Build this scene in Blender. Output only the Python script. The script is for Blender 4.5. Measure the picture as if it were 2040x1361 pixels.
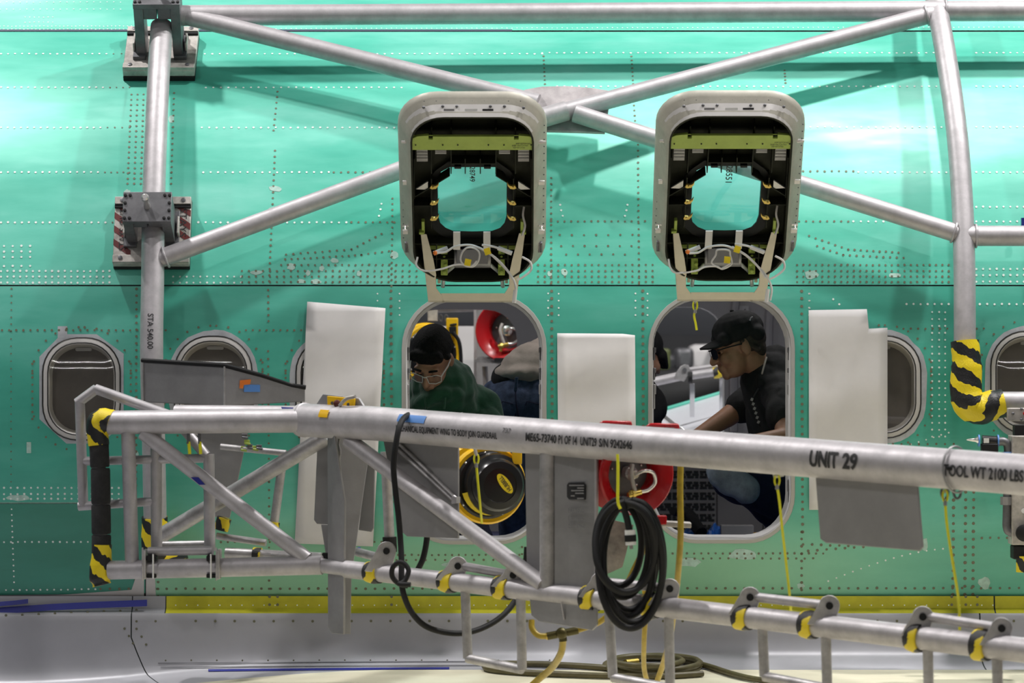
import bpy, bmesh, math, random
from mathutils import Vector, Matrix, Quaternion
from mathutils.geometry import tessellate_polygon

for o in list(bpy.data.objects): bpy.data.objects.remove(o)
SC = bpy.context.scene
COL = SC.collection
random.seed(7)

# ------------------------------------------------------------------ camera
FPX = 7710.0            # focal length in pixels of the 2040 wide frame
CZ = 3.4                # camera height
CD = 15.0               # distance from the widest line of the fuselage
cam = bpy.data.cameras.new('camera'); camo = bpy.data.objects.new('camera', cam); COL.objects.link(camo)
camo.location = (0, -CD, CZ); camo.rotation_euler = (math.pi/2, 0, 0)
cam.sensor_width = 36; cam.lens = 36*FPX/2040; cam.clip_end = 300
cam.dof.use_dof = True; cam.dof.focus_distance = 15.2; cam.dof.aperture_fstop = 4.5
SC.camera = camo

# ------------------------------------------------------------------ world, hangar and fill lamps, exposure
SC.view_settings.view_transform = 'Standard'; SC.view_settings.look = 'None'
SC.view_settings.gamma = 1; SC.view_settings.use_curve_mapping = False
SC.view_settings.exposure = -0.15
W = bpy.data.worlds.new('hangar_air'); SC.world = W; W.use_nodes = True
W.node_tree.nodes['Background'].inputs[0].default_value = (0.62, 0.66, 0.72, 1)
W.node_tree.nodes['Background'].inputs[1].default_value = 0.07
def lamp(x, y, z, sx, sy, e, col=(1, 0.97, 0.95)):
    l = bpy.data.lights.new('hangar_or_fill_lamp', 'AREA'); l.shape = 'RECTANGLE'; l.size = sx; l.size_y = sy
    l.energy = e; l.color = col
    o = bpy.data.objects.new('hangar_or_fill_lamp', l); COL.objects.link(o); o.location = (x, y, z)
    return o
# compact high-bay lamps above the fuselage, strip lamps further out in the hangar
for x, y, e in ((4.7, -.3, 620), (-3.9, -.3, 450), (1.7, -1.3, 270), (-9.5, -2.6, 240), (9.5, -2.6, 240), (-4.6, -6.5, 120), (4.6, -6.5, 120)):
    lamp(x, y, 10.5, .30, .30, e)
for x in (-8, 0.3, 8.4):
    lamp(x, -12.0, 10.5, 4.0, 0.25, 65)
for x in (-4.2, 4.0):
    lamp(x, -20.0, 10.5, 4.0, 0.25, 85)
for x, y in ((-5.6, -32), (7.2, -32), (-4.6, -36.5), (7.9, -36.5)):
    lamp(x, y, 10.5, 4.2, 0.25, 120)
for x in (-1.3, 1.3):      # unseen fill lamps added under the cabin ceiling to brighten the people
    lamp(x, 1.3, 4.75, 1.2, 0.12, 16)
for x in (-4.2, 4.0):
    lamp(x, 8.5, 10.5, 1.5, 0.4, 420)

# ------------------------------------------------------------------ geometry helpers
RF = 1.88
ZF = CZ - (830-680.5)/514.0
def P(px, py, y):
    d = y + CD
    return Vector(((px-1020)/FPX*d, y, CZ-(py-680.5)/FPX*d))
def S(px, py, off=0.0):
    """camera ray meets the fuselage cylinder of radius RF+off"""
    b = -(py-680.5)/FPX; R = RF+off
    # y=-CD+t ; z=CZ+b t ; (y-RF)^2+(z-ZF)^2=R^2
    A = 1+b*b; B = 2*(-(CD+RF)+b*(CZ-ZF)); C = (CD+RF)**2+(CZ-ZF)**2-R*R
    D = B*B-4*A*C
    if D < 0: D = 0
    t = (-B-math.sqrt(D))/(2*A)
    return Vector(((px-1020)/FPX*t, t-CD, CZ+b*t))
def N(p):
    v = Vector((0, p.y-RF, p.z-ZF)); return v.normalized()
def cyl(x, s, off=0.0):
    th = s/RF; R = RF+off
    return Vector((x, RF-R*math.cos(th), ZF+R*math.sin(th)))
def uncyl(p):
    return p.x, RF*math.atan2(p.z-ZF, RF-p.y)

ROOT = {}
def thing(name, label, cat, loc=(0, 0, 0), group=None):
    o = bpy.data.objects.new(name, None); COL.objects.link(o); o.location = loc; o.empty_display_size = 0.05
    o['label'] = label; o['category'] = cat
    if group: o['group'] = group
    ROOT[o] = Vector(loc)
    return o
def tag(o, label, cat, group=None):
    o['label'] = label; o['category'] = cat
    if group: o['group'] = group
    return o
def mk(name, verts, faces, mat, parent=None, smooth=None, uvs=None, bevel=0, label=None, kind=None):
    base = ROOT.get(parent, Vector((0, 0, 0))) if parent else Vector((0, 0, 0))
    me = bpy.data.meshes.new(name)
    me.from_pydata([tuple(Vector(v)-base) for v in verts], [], [tuple(f) for f in faces])
    me.validate()
    if isinstance(mat, (list, tuple)):
        for m in mat: me.materials.append(m)
    else: me.materials.append(mat)
    if uvs:
        ul = me.uv_layers.new(name='uv')
        for pg in me.polygons:
            us = [uvs[me.loops[i].vertex_index] for i in pg.loop_indices]; wrap = max(q[0] for q in us)-min(q[0] for q in us) > .5
            for i, q in zip(pg.loop_indices, us): ul.data[i].uv = (q[0]+1 if wrap and q[0] < .5 else q[0], q[1])
    bm = bmesh.new(); bm.from_mesh(me); bmesh.ops.recalc_face_normals(bm, faces=bm.faces); bm.to_mesh(me); bm.free()
    if smooth is not None:
        for p in me.polygons: p.use_smooth = True
        me.set_sharp_from_angle(angle=math.radians(smooth))
    o = bpy.data.objects.new(name, me); COL.objects.link(o)
    if parent: o.parent = parent; ROOT[o] = base
    else: ROOT[o] = base
    if bevel:
        md = o.modifiers.new('bevel', 'BEVEL'); md.width = bevel; md.segments = 2; md.limit_method = 'ANGLE'
    if label: o['label'] = label
    if kind: o['kind'] = kind
    return o
class MB:
    """collects simple shapes into one mesh"""
    def __init__(s): s.v = []; s.f = []; s.uv = []; s.mi = []
    def add(s, v, f, uv=None, mi=0):
        n = len(s.v); s.v += list(v); s.f += [tuple(i+n for i in q) for q in f]
        s.uv += uv if uv else [(0, 0)]*len(v); s.mi += [mi]*len(f)
        return s
    def tube(s, *a, **k):
        mi = k.pop('mi', 0)
        v, f, u = tube_data(*a, **k); return s.add(v, f, u, mi)
    def box(s, c, ax, ay, az, sx, sy, sz, mi=0):
        c = Vector(c); v = []
        for k in (-.5, .5):
            for j in (-.5, .5):
                for i in (-.5, .5): v.append(c+ax*(i*sx)+ay*(j*sy)+az*(k*sz))
        return s.add(v, [(0, 1, 3, 2), (4, 6, 7, 5), (0, 4, 5, 1), (2, 3, 7, 6), (0, 2, 6, 4), (1, 5, 7, 3)], None, mi)
    def plate(s, pts, t, n=None, mi=0):
        v, f = plate_data(pts, t, n); return s.add(v, f, None, mi)
    def lathe(s, *a, **k):
        mi = k.pop('mi', 0)
        v, f = lathe_data(*a, **k); return s.add(v, f, None, mi)
    def ball(s, c, r, mi=0, seg=10, rings=6, rot=None):
        v, f = ball_data(c, r, seg, rings, rot); return s.add(v, f, None, mi)
    def build(s, name, mat, parent=None, smooth=40, bevel=0, label=None, kind=None):
        o = mk(name, s.v, s.f, mat, parent, smooth, s.uv, bevel, label, kind)
        if any(s.mi) and len(o.data.polygons) == len(s.mi):
            for p, m in zip(o.data.polygons, s.mi): p.material_index = m
        return o
def catmull(pts, n=8):
    pts = [Vector(p) for p in pts]
    if len(pts) < 3: return pts
    out = []; q = [2*pts[0]-pts[1]]+pts+[2*pts[-1]-pts[-2]]
    for i in range(1, len(q)-2):
        a, b, c, d = q[i-1], q[i], q[i+1], q[i+2]
        for k in range(n):
            t = k/n
            out.append(.5*((2*b)+(c-a)*t+(2*a-5*b+4*c-d)*t*t+(3*b-a-3*c+d)*t**3))
    out.append(pts[-1]); return out
def tube_data(pts, r, seg=18, smooth=0, cap=True, closed=False, wob=0, ry=None):
    pts = catmull(pts, smooth) if smooth else [Vector(p) for p in pts]
    n = len(pts); rs = r if isinstance(r, (list, tuple)) else None
    T = []
    for i in range(n):
        if closed: t = pts[(i+1) % n]-pts[i-1]
        elif i == 0: t = pts[1]-pts[0]
        elif i == n-1: t = pts[-1]-pts[-2]
        else: t = (pts[i+1]-pts[i]).normalized()+(pts[i]-pts[i-1]).normalized()
        T.append(t.normalized())
    up = Vector((0, 0, 1)) if abs(T[0].z) < .9 else Vector((0, -1, 0))
    u = T[0].cross(up).normalized(); v = []; uv = []; L = 0
    for i in range(n):
        if i:
            q = T[i-1].rotation_difference(T[i]); u = (q @ u).normalized(); L += (pts[i]-pts[i-1]).length
        w = T[i].cross(u)
        k = 1.0
        if 0 < i < n-1 and not smooth:
            c = (pts[i]-pts[i-1]).normalized().dot(T[i]); k = 1/max(c, .6)
        rad = rs[min(int(i*len(rs)/n), len(rs)-1)] if rs and len(rs) != n else (rs[i] if rs else r)
        if wob: rad *= 1+random.uniform(-wob, wob)
        for j in range(seg):
            a = 2*math.pi*j/seg
            v.append(pts[i]+(u*math.cos(a)+w*math.sin(a))*rad*k); uv.append((j/seg, L))
    f = []
    m = n if closed else n-1
    for i in range(m):
        for j in range(seg):
            a = i*seg+j; b = i*seg+(j+1) % seg; c = ((i+1) % n)*seg+(j+1) % seg; d = ((i+1) % n)*seg+j
            f.append((a, b, c, d))
    if cap and not closed:
        f.append(tuple(range(seg))[::-1]); f.append(tuple(range((n-1)*seg, n*seg)))
    return v, f, uv
def tube(name, pts, r, mat, parent=None, **k):
    lab = k.pop('label', None); bev = k.pop('bevel', 0)
    v, f, u = tube_data(pts, r, **k)
    return mk(name, v, f, mat, parent, 40, u, bev, lab)
def newell(pts):
    n = Vector((0, 0, 0))
    for i in range(len(pts)):
        a, b = pts[i], pts[(i+1) % len(pts)]
        n += Vector(((a.y-b.y)*(a.z+b.z), (a.z-b.z)*(a.x+b.x), (a.x-b.x)*(a.y+b.y)))
    return n.normalized()
def plate_data(pts, t, n=None):
    pts = [Vector(p) for p in pts]; n = Vector(n).normalized() if n is not None else newell(pts); k = len(pts)
    v = [p-n*(t/2) for p in pts]+[p+n*(t/2) for p in pts]
    f = []
    for tri in tessellate_polygon([pts]):
        f.append(tuple(tri)[::-1]); f.append(tuple(i+k for i in tri))
    for i in range(k): j = (i+1) % k; f.append((i, j, j+k, i+k))
    return v, f
def plate(name, pts, t, mat, parent=None, n=None, bevel=0.0, label=None):
    pts = [Vector(p) for p in pts]; nn = Vector(n).normalized() if n is not None else newell(pts); k = len(pts)
    v = [p-nn*(t/2) for p in pts]+[p+nn*(t/2) for p in pts]
    f = [tuple(range(k))[::-1], tuple(range(k, 2*k))]+[(i, (i+1) % k, (i+1) % k+k, i+k) for i in range(k)]
    return mk(name, v, f, mat, parent, 30, None, bevel, label)
def basis(d, up=Vector((0, 0, 1))):
    d = Vector(d).normalized()
    if abs(d.dot(up)) > .95: up = Vector((0, -1, 0))
    u = d.cross(up).normalized(); w = u.cross(d).normalized()
    return u, w, d
def lathe_data(c, axis, prof, seg=32, cap0=True, cap1=True):
    u, w, d = basis(axis); c = Vector(c); v = []; f = []
    for r, h in prof:
        for j in range(seg):
            a = 2*math.pi*j/seg; v.append(c+d*h+(u*math.cos(a)+w*math.sin(a))*r)
    for i in range(len(prof)-1):
        for j in range(seg): f.append((i*seg+j, i*seg+(j+1) % seg, (i+1)*seg+(j+1) % seg, (i+1)*seg+j))
    if cap0: f.append(tuple(range(seg))[::-1])
    if cap1: f.append(tuple(range((len(prof)-1)*seg, len(prof)*seg)))
    return v, f
def lathe(name, c, axis, prof, mat, parent=None, seg=32, smooth=35, label=None, **k):
    v, f = lathe_data(c, axis, prof, seg, **k); return mk(name, v, f, mat, parent, smooth, None, 0, label)
def ball_data(c, r, seg=12, rings=8, rot=None):
    c = Vector(c); r = Vector(r) if not isinstance(r, (int, float)) else Vector((r, r, r)); v = []; f = []
    for i in range(1, rings):
        th = math.pi*i/rings
        for j in range(seg):
            a = 2*math.pi*j/seg
            q = Vector((r.x*math.sin(th)*math.cos(a), r.y*math.sin(th)*math.sin(a), r.z*math.cos(th)))
            v.append(c+(rot @ q if rot else q))
    for i in range(rings-2):
        for j in range(seg): f.append((i*seg+j, (i+1)*seg+j, (i+1)*seg+(j+1) % seg, i*seg+(j+1) % seg))
    t = Vector((0, 0, r.z)); n = len(v); v.append(c+(rot @ t if rot else t)); v.append(c-(rot @ t if rot else t))
    for j in range(seg):
        f.append((n, j, (j+1) % seg)); f.append((n+1, (rings-2)*seg+(j+1) % seg, (rings-2)*seg+j))
    return v, f
def rr(cx, cy, w, h, r, n=7, rb=None):
    """rounded rectangle outline, y downwards as in the photograph; rb: radius of the bottom corners"""
    rb = r if rb is None else rb; out = []
    for (sx, sy, a0, q) in ((1, -1, -90, r), (1, 1, 0, rb), (-1, 1, 90, rb), (-1, -1, 180, r)):
        for k in range(n+1):
            a = math.radians(a0+90*k/n)
            out.append((cx+sx*(w/2-q)+q*math.cos(a), cy+sy*(h/2-q)+q*math.sin(a)))
    return out
def text_geo(s, bold=0.0):
    cu = bpy.data.curves.new('lettering', 'FONT'); cu.body = s; cu.offset = bold; cu.resolution_u = 3
    o = bpy.data.objects.new('lettering_source', cu); COL.objects.link(o)
    dg = bpy.context.evaluated_depsgraph_get(); me = bpy.data.meshes.new_from_object(o.evaluated_get(dg))
    bm = bmesh.new(); bm.from_mesh(me)
    bmesh.ops.triangulate(bm, faces=bm.faces)
    for k in range(1, 6):
        bmesh.ops.bisect_plane(bm, geom=bm.verts[:]+bm.edges[:]+bm.faces[:], plane_co=(0, k*.14-.05, 0), plane_no=(0, 1, 0))
    v = [x.co.copy() for x in bm.verts]; bm.verts.index_update(); f = [tuple(q.index for q in x.verts) for x in bm.faces]
    bm.free(); bpy.data.objects.remove(o); bpy.data.curves.remove(cu)
    xs = [p.x for p in v]; x0, x1 = min(xs), max(xs); ys = [p.y for p in v]; y0, y1 = min(ys), max(ys)
    return [((p.x-x0)/(x1-x0), (p.y-y0)/(y1-y0)) for p in v], f
def text_map(name, s, fn, mat, parent, bold=0.01):
    g, f = text_geo(s, bold)
    return mk(name, [fn(a, b) for a, b in g], f, mat, parent)
def text_on_tube(name, s, A, B, r, t0, t1, a0, a1, mat, parent, bold=0.01):
    """letters wrapped on the camera side of a tube; a = angle from the camera-facing line upwards (radians)"""
    A = Vector(A); B = Vector(B); d = (B-A).normalized(); fr = Vector((0, -1, 0)); fr = (fr-d*fr.dot(d)).normalized(); up = fr.cross(d)
    if up.z < 0: up = -up
    return text_map(name, s, lambda a, b: A+(B-A)*(t0+(t1-t0)*a)+(fr*math.cos(a0+(a1-a0)*b)+up*math.sin(a0+(a1-a0)*b))*(r+.0012), mat, parent, bold)
def copy_obj(o, parent, off=Vector((0, 0, 0)), loc=None):
    c = o.copy(); COL.objects.link(c); c.parent = parent
    c.location = o.location+off
    return c

# ------------------------------------------------------------------ materials
def mat(name, col, rough=.5, metal=0.0, var=0.0, scale=8.0, bump=0.0, bscale=60.0, col2=None, coat=0.0, spec=.5, stretch=None, sheen=0):
    m = bpy.data.materials.new(name); m.use_nodes = True; nt = m.node_tree; b = nt.nodes['Principled BSDF']
    b.inputs['Base Color'].default_value = (*col, 1); b.inputs['Roughness'].default_value = rough
    b.inputs['Metallic'].default_value = metal; b.inputs['Specular IOR Level'].default_value = spec
    b.inputs['Coat Weight'].default_value = coat; b.inputs['Coat Roughness'].default_value = .12
    if sheen: b.inputs['Sheen Weight'].default_value = sheen
    tc = nt.nodes.new('ShaderNodeTexCoord'); mp = nt.nodes.new('ShaderNodeMapping')
    nt.links.new(tc.outputs['Object'], mp.inputs[0])
    if stretch: mp.inputs['Scale'].default_value = stretch
    if var or col2:
        n = nt.nodes.new('ShaderNodeTexNoise'); n.inputs['Scale'].default_value = scale; n.inputs['Detail'].default_value = 5; n.inputs['Roughness'].default_value = .65
        nt.links.new(mp.outputs[0], n.inputs['Vector'])
        mx = nt.nodes.new('ShaderNodeMix'); mx.data_type = 'RGBA'
        c2 = col2 or tuple(max(0, c*(1-var)) for c in col); c1 = col if col2 else tuple(min(1, c*(1+var*.6)) for c in col)
        mx.inputs[6].default_value = (*c1, 1); mx.inputs[7].default_value = (*c2, 1)
        rp = nt.nodes.new('ShaderNodeMapRange'); rp.inputs[1].default_value = .35; rp.inputs[2].default_value = .68
        nt.links.new(n.outputs[0], rp.inputs[0]); nt.links.new(rp.outputs[0], mx.inputs[0]); nt.links.new(mx.outputs[2], b.inputs['Base Color'])
        mr = nt.nodes.new('ShaderNodeMapRange'); mr.inputs[3].default_value = max(.03, rough-.08); mr.inputs[4].default_value = min(1, rough+.1)
        nt.links.new(n.outputs[0], mr.inputs[0]); nt.links.new(mr.outputs[0], b.inputs['Roughness'])
    if bump:
        n2 = nt.nodes.new('ShaderNodeTexNoise'); n2.inputs['Scale'].default_value = bscale; n2.inputs['Detail'].default_value = 4
        nt.links.new(mp.outputs[0], n2.inputs['Vector'])
        bp = nt.nodes.new('ShaderNodeBump'); bp.inputs['Strength'].default_value = bump; bp.inputs['Distance'].default_value = .003
        nt.links.new(n2.outputs[0], bp.inputs['Height']); nt.links.new(bp.outputs[0], b.inputs['Normal'])
    return m
def hazard(name):
    m = bpy.data.materials.new(name); m.use_nodes = True; nt = m.node_tree; b = nt.nodes['Principled BSDF']; b.inputs['Roughness'].default_value = .42
    uv = nt.nodes.new('ShaderNodeUVMap'); sp = nt.nodes.new('ShaderNodeSeparateXYZ'); nt.links.new(uv.outputs[0], sp.inputs[0])
    ns = nt.nodes.new('ShaderNodeTexNoise'); ns.inputs['Scale'].default_value = 9; nt.links.new(uv.outputs[0], ns.inputs['Vector'])
    def mth(op, a, c):
        n = nt.nodes.new('ShaderNodeMath'); n.operation = op
        for i, q in enumerate((a, c)):
            if isinstance(q, (int, float)): n.inputs[i].default_value = q
            else: nt.links.new(q, n.inputs[i])
        return n.outputs[0]
    t = mth('ADD', mth('MULTIPLY', sp.outputs[1], 10.5), mth('MULTIPLY', sp.outputs[0], 2.0))
    t = mth('ADD', t, mth('MULTIPLY', ns.outputs[0], .55))
    s = mth('GREATER_THAN', mth('FRACT', t, 0), .52)
    mx = nt.nodes.new('ShaderNodeMix'); mx.data_type = 'RGBA'; mx.inputs[6].default_value = (.012, .012, .013, 1); mx.inputs[7].default_value = (.78, .60, .012, 1)
    nt.links.new(s, mx.inputs[0]); nt.links.new(mx.outputs[2], b.inputs['Base Color'])
    n2 = nt.nodes.new('ShaderNodeTexNoise'); n2.inputs['Scale'].default_value = 40; bp = nt.nodes.new('ShaderNodeBump'); bp.inputs['Strength'].default_value = .5; bp.inputs['Distance'].default_value = .003
    nt.links.new(n2.outputs[0], bp.inputs['Height']); nt.links.new(bp.outputs[0], b.inputs['Normal'])
    return m
def glass(name, tint, refl=.08, rough=.02, dim=1.0):
    m = bpy.data.materials.new(name); m.use_nodes = True; nt = m.node_tree; nt.nodes.remove(nt.nodes['Principled BSDF'])
    t = nt.nodes.new('ShaderNodeBsdfTransparent'); t.inputs[0].default_value = (*tint, 1)
    g = nt.nodes.new('ShaderNodeBsdfGlossy'); g.inputs['Roughness'].default_value = rough
    mx = nt.nodes.new('ShaderNodeMixShader'); mx.inputs[0].default_value = refl+.04; nt.links.new(t.outputs[0], mx.inputs[1]); nt.links.new(g.outputs[0], mx.inputs[2])
    nt.links.new(mx.outputs[0], nt.nodes['Material Output'].inputs[0])
    return m
M = {}
def primer(name, c1, c2, c3, pale=None):
    """glossy green protective coating over aluminium, unevenly sprayed in lengthwise passes"""
    m = bpy.data.materials.new(name); m.use_nodes = True; nt = m.node_tree; b = nt.nodes['Principled BSDF']
    tc = nt.nodes.new('ShaderNodeTexCoord'); mp = nt.nodes.new('ShaderNodeMapping'); mp.inputs['Scale'].default_value = (.55, 1.6, 2.3)
    nt.links.new(tc.outputs['Object'], mp.inputs[0])
    n = nt.nodes.new('ShaderNodeTexNoise'); n.inputs['Scale'].default_value = 2.2; n.inputs['Detail'].default_value = 6; n.inputs['Roughness'].default_value = .6
    nt.links.new(mp.outputs[0], n.inputs['Vector'])
    r = nt.nodes.new('ShaderNodeValToRGB'); r.color_ramp.elements[0].position = .3; r.color_ramp.elements[0].color = (*c1, 1)
    r.color_ramp.elements[1].position = .72; r.color_ramp.elements[1].color = (*c3, 1)
    e = r.color_ramp.elements.new(.5); e.color = (*c2, 1)
    nt.links.new(n.outputs[0], r.inputs[0]); nt.links.new(r.outputs[0], b.inputs['Base Color'])
    if pale:   # a paler coat sprayed along the foot of the panel, below the exits
        sp = nt.nodes.new('ShaderNodeSeparateXYZ'); nt.links.new(tc.outputs['Object'], sp.inputs[0])
        mz = nt.nodes.new('ShaderNodeMapRange'); mz.interpolation_type = 'SMOOTHSTEP'; mz.inputs[1].default_value = 2.80; mz.inputs[2].default_value = 2.52
        nt.links.new(sp.outputs[2], mz.inputs[0])
        mxx = nt.nodes.new('ShaderNodeMapRange'); mxx.interpolation_type = 'SMOOTHSTEP'; mxx.inputs[1].default_value = 1.9; mxx.inputs[2].default_value = .7; mxx.inputs[3].default_value = .25
        nt.links.new(sp.outputs[0], mxx.inputs[0])
        mu = nt.nodes.new('ShaderNodeMath'); mu.operation = 'MULTIPLY'; nt.links.new(mz.outputs[0], mu.inputs[0]); nt.links.new(mxx.outputs[0], mu.inputs[1])
        mc = nt.nodes.new('ShaderNodeMix'); mc.data_type = 'RGBA'; mc.inputs[7].default_value = (*pale, 1)
        nt.links.new(mu.outputs[0], mc.inputs[0]); nt.links.new(r.outputs[0], mc.inputs[6]); nt.links.new(mc.outputs[2], b.inputs['Base Color'])
    n3 = nt.nodes.new('ShaderNodeTexNoise'); n3.inputs['Scale'].default_value = 5; n3.inputs['Detail'].default_value = 4; nt.links.new(mp.outputs[0], n3.inputs['Vector'])
    mr = nt.nodes.new('ShaderNodeMapRange'); mr.inputs[1].default_value = .3; mr.inputs[2].default_value = .7; mr.inputs[3].default_value = .30; mr.inputs[4].default_value = .46
    nt.links.new(n3.outputs[0], mr.inputs[0]); nt.links.new(mr.outputs[0], b.inputs['Roughness'])
    b.inputs['Metallic'].default_value = .12; b.inputs['Specular IOR Level'].default_value = .85
    n2 = nt.nodes.new('ShaderNodeTexNoise'); n2.inputs['Scale'].default_value = 3; n2.inputs['Detail'].default_value = 2
    nt.links.new(mp.outputs[0], n2.inputs['Vector'])
    bp = nt.nodes.new('ShaderNodeBump'); bp.inputs['Strength'].default_value = .12; bp.inputs['Distance'].default_value = .01
    nt.links.new(n2.outputs[0], bp.inputs['Height']); nt.links.new(bp.outputs[0], b.inputs['Normal'])
    return m
M['primer'] = primer('green_primer', (.06, .47, .345), (.11, .57, .435), (.22, .68, .56))
M['primer_mid'] = primer('green_primer_belt', (.035, .35, .255), (.06, .43, .32), (.12, .52, .41), (.23, .52, .33))
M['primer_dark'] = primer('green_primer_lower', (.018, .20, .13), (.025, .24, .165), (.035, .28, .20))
M['sealant'] = mat('pale_sealant', (.44, .64, .57), .5, 0, .2, 40)
M['rivet_white'] = mat('bare_rivet', (.80, .88, .84), .4)
M['rivet_brown'] = mat('brown_rivet', (.16, .155, .10), .5)
M['seam'] = mat('dark_seam', (.02, .03, .03), .6)
M['alu'] = mat('aluminium_tube', (.47, .45, .465), .5, .5, .16, 14, .1, 90)
M['alu2'] = mat('aluminium_scuffed', (.47, .455, .46), .46, .6, .3, 14, .15, 80)
M['galv'] = mat('galvanised_sheet', (.33, .325, .33), .5, .6, .18, 5, .1, 120)
M['plategrey'] = mat('painted_grey_plate', (.30, .295, .30), .55, .35, .1, 6, .08, 150)
M['baremetal'] = mat('bare_machined_steel', (.48, .45, .42), .55, .5, .35, 18)
M['gusset'] = mat('scuffed_gusset_aluminium', (.40, .37, .375), .65, .3, .25, 12)
M['darkmetal'] = mat('dark_oxide_steel', (.16, .16, .17), .45, .6, .25, 12)
M['black'] = mat('black_rubber', (.010, .010, .011), .6, spec=.3)
M['blackgloss'] = mat('black_plastic', (.012, .012, .013), .25)
M['foam'] = mat('black_foam', (.018, .018, .019), .85, 0, .3, 30, .4, 200)
M['hazard'] = hazard('hazard_tape')
M['yellow'] = mat('yellow_enamel', (.85, .50, .01), .3, 0, .1, 10)
M['yellowtape'] = mat('yellow_tape', (.82, .62, .015), .45, 0, .12, 30)
M['lime'] = mat('yellow_green_primer', (.36, .47, .085), .45, 0, .12, 14)
M['limestrip'] = mat('yellow_green_sealing_strip', (.56, .52, .03), .42, 0, .15, 7)
M['hosegold'] = mat('amber_hose', (.42, .30, .03), .35, 0, .2, 30)
M['cord'] = mat('yellow_cord', (.72, .70, .02), .5)
M['red'] = mat('red_enamel', (.42, .008, .012), .25, 0, .12, 12)
M['chrome'] = mat('bright_fitting', (.78, .76, .74), .25, .8)
M['brass'] = mat('brass_fitting', (.65, .48, .12), .3, .85)
M['paper'] = mat('white_paper', (.72, .70, .695), .75, 0, .05, 4)
M['windowframe'] = mat('window_frame_grey', (.52, .50, .485), .42)
M['bareskin'] = mat('masked_bare_aluminium', (.55, .57, .60), .4, .5, .2, 12)
M['seal'] = mat('black_window_seal', (.012, .011, .011), .5)
M['shade'] = mat('window_shade', (.17, .15, .135), .55, 0, .15, 6)
M['pane'] = glass('cabin_pane', (.82, .82, .80), .03, .03)
M['hatchpane'] = glass('hatch_pane', (.54, .68, .73), .02, .02)
M['beige'] = mat('beige_hatch_rim', (.46, .44, .375), .45, .1, .15, 12)
M['rimwhite'] = mat('hatch_rim_white', (.66, .64, .62), .3, .2, .08, 8)
M['hatchdark'] = mat('dark_green_hatch_cavity', (.014, .016, .008), .6, 0, .3, 20, spec=.25)
M['hatchblack'] = mat('hatch_black', (.006, .007, .007), .5, spec=.25)
M['cream'] = mat('cream_hinge_arm', (.66, .60, .47), .4, .05, .08, 8)
M['gold'] = mat('gold_clip', (.62, .45, .12), .4, .6)
M['white'] = mat('white_plastic', (.75, .75, .74), .4)
M['offwhite'] = mat('white_jamb', (.66, .655, .65), .4)
M['cable'] = mat('clear_white_cable', (.72, .70, .68), .35)
M['fairing'] = mat('grey_fairing', (.42, .42, .455), .38, .15, .06, 3)
M['wing'] = mat('cream_wing_cover', (.72, .68, .52), .5, 0, .1, 3, stretch=(.4, 2, 2))
M['bluetape'] = mat('blue_masking_tape', (.012, .018, .22), .5)
M['lightblue'] = mat('light_blue_label', (.10, .27, .66), .5)
M['orange'] = mat('orange_sticker', (.80, .20, .02), .5)
M['ink'] = mat('black_ink', (.02, .02, .022), .6)
M['fadedink'] = mat('faded_ink', (.12, .12, .125), .6)
M['redstripe'] = mat('dark_red_stripe', (.13, .018, .018), .5)
M['lining'] = mat('cabin_sidewall_grey', (.34, .32, .33), .5, 0, .06, 3)
M['dado'] = mat('cabin_dado_grey', (.17, .16, .16), .55)
M['slot'] = mat('grille_slot_black', (.006, .006, .006), .7)
M['floor'] = mat('cabin_floor_blue_film', (.05, .06, .18), .35)
M['skin'] = mat('skin_tone', (.40, .21, .135), .5, 0, .12, 25, .1, 120)
M['skin2'] = mat('skin_tone_tan', (.42, .215, .13), .5, 0, .12, 25, .1, 120)
M['hair'] = mat('black_hair', (.007, .006, .006), .75, 0, .3, 60, 1.0, 160, spec=.2)
M['hairbrown'] = mat('short_brown_hair', (.05, .032, .022), .6, 0, .3, 60, .6, 300)
M['hoodie'] = mat('green_fleece', (.012, .075, .038), .9, 0, .25, 14, .35, 90, sheen=.3)
M['blackcloth'] = mat('black_cotton', (.010, .010, .011), .85, 0, .3, 14, .35, 80)
M['jeans'] = mat('blue_denim', (.055, .08, .15), .85, 0, .5, 22, .4, 160)
M['jeanslight'] = mat('faded_denim', (.30, .34, .42), .85, 0, .35, 12, .35, 160)
M['navy'] = mat('navy_trousers', (.010, .013, .045), .8, 0, .3, 14)
M['khaki'] = mat('beige_shirt', (.46, .39, .34), .85, 0, .15, 10, .3, 90)
M['lens'] = glass('clear_lens', (.93, .95, .95), .05, .03)
M['bluefilm'] = mat('blue_film', (.03, .16, .60), .25, 0, .3, 12)
M['bagfilm'] = mat('crinkled_clear_film', (.45, .45, .47), .18, .3, .6, 60, 1.0, 90)
M['hangar'] = mat('hangar_wall', (.27, .27, .28), .8, 0, .2, .4)
M['hangarfloor'] = mat('hangar_floor', (.34, .34, .35), .35, 0, .15, .5)
M['greyhull'] = mat('distant_hull', (.22, .23, .25), .5)
M['dimwhite'] = mat('distant_white', (.70, .68, .68), .6)
M['wingmetal'] = mat('far_wing_skin', (.72, .73, .78), .32, .3, .1, 3)

# ================================================================== the setting: hangar shell
def struct(name, v, f, m): o = mk(name, v, f, m); o['kind'] = 'structure'; return o
struct('floor', [(-30, -40, 0), (30, -40, 0), (30, 30, 0), (-30, 30, 0)], [(0, 1, 2, 3)], M['hangarfloor'])
struct('wall_far', [(-30, 30, 0), (30, 30, 0), (30, 30, 14), (-30, 30, 14)], [(0, 1, 2, 3)], M['hangar'])

# ================================================================== airplane
plane = thing('airplane', 'green-primed airplane fuselage with round-cornered cabin windows and two open overwing exits', 'airplane', (0, 1.88, 0))

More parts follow.
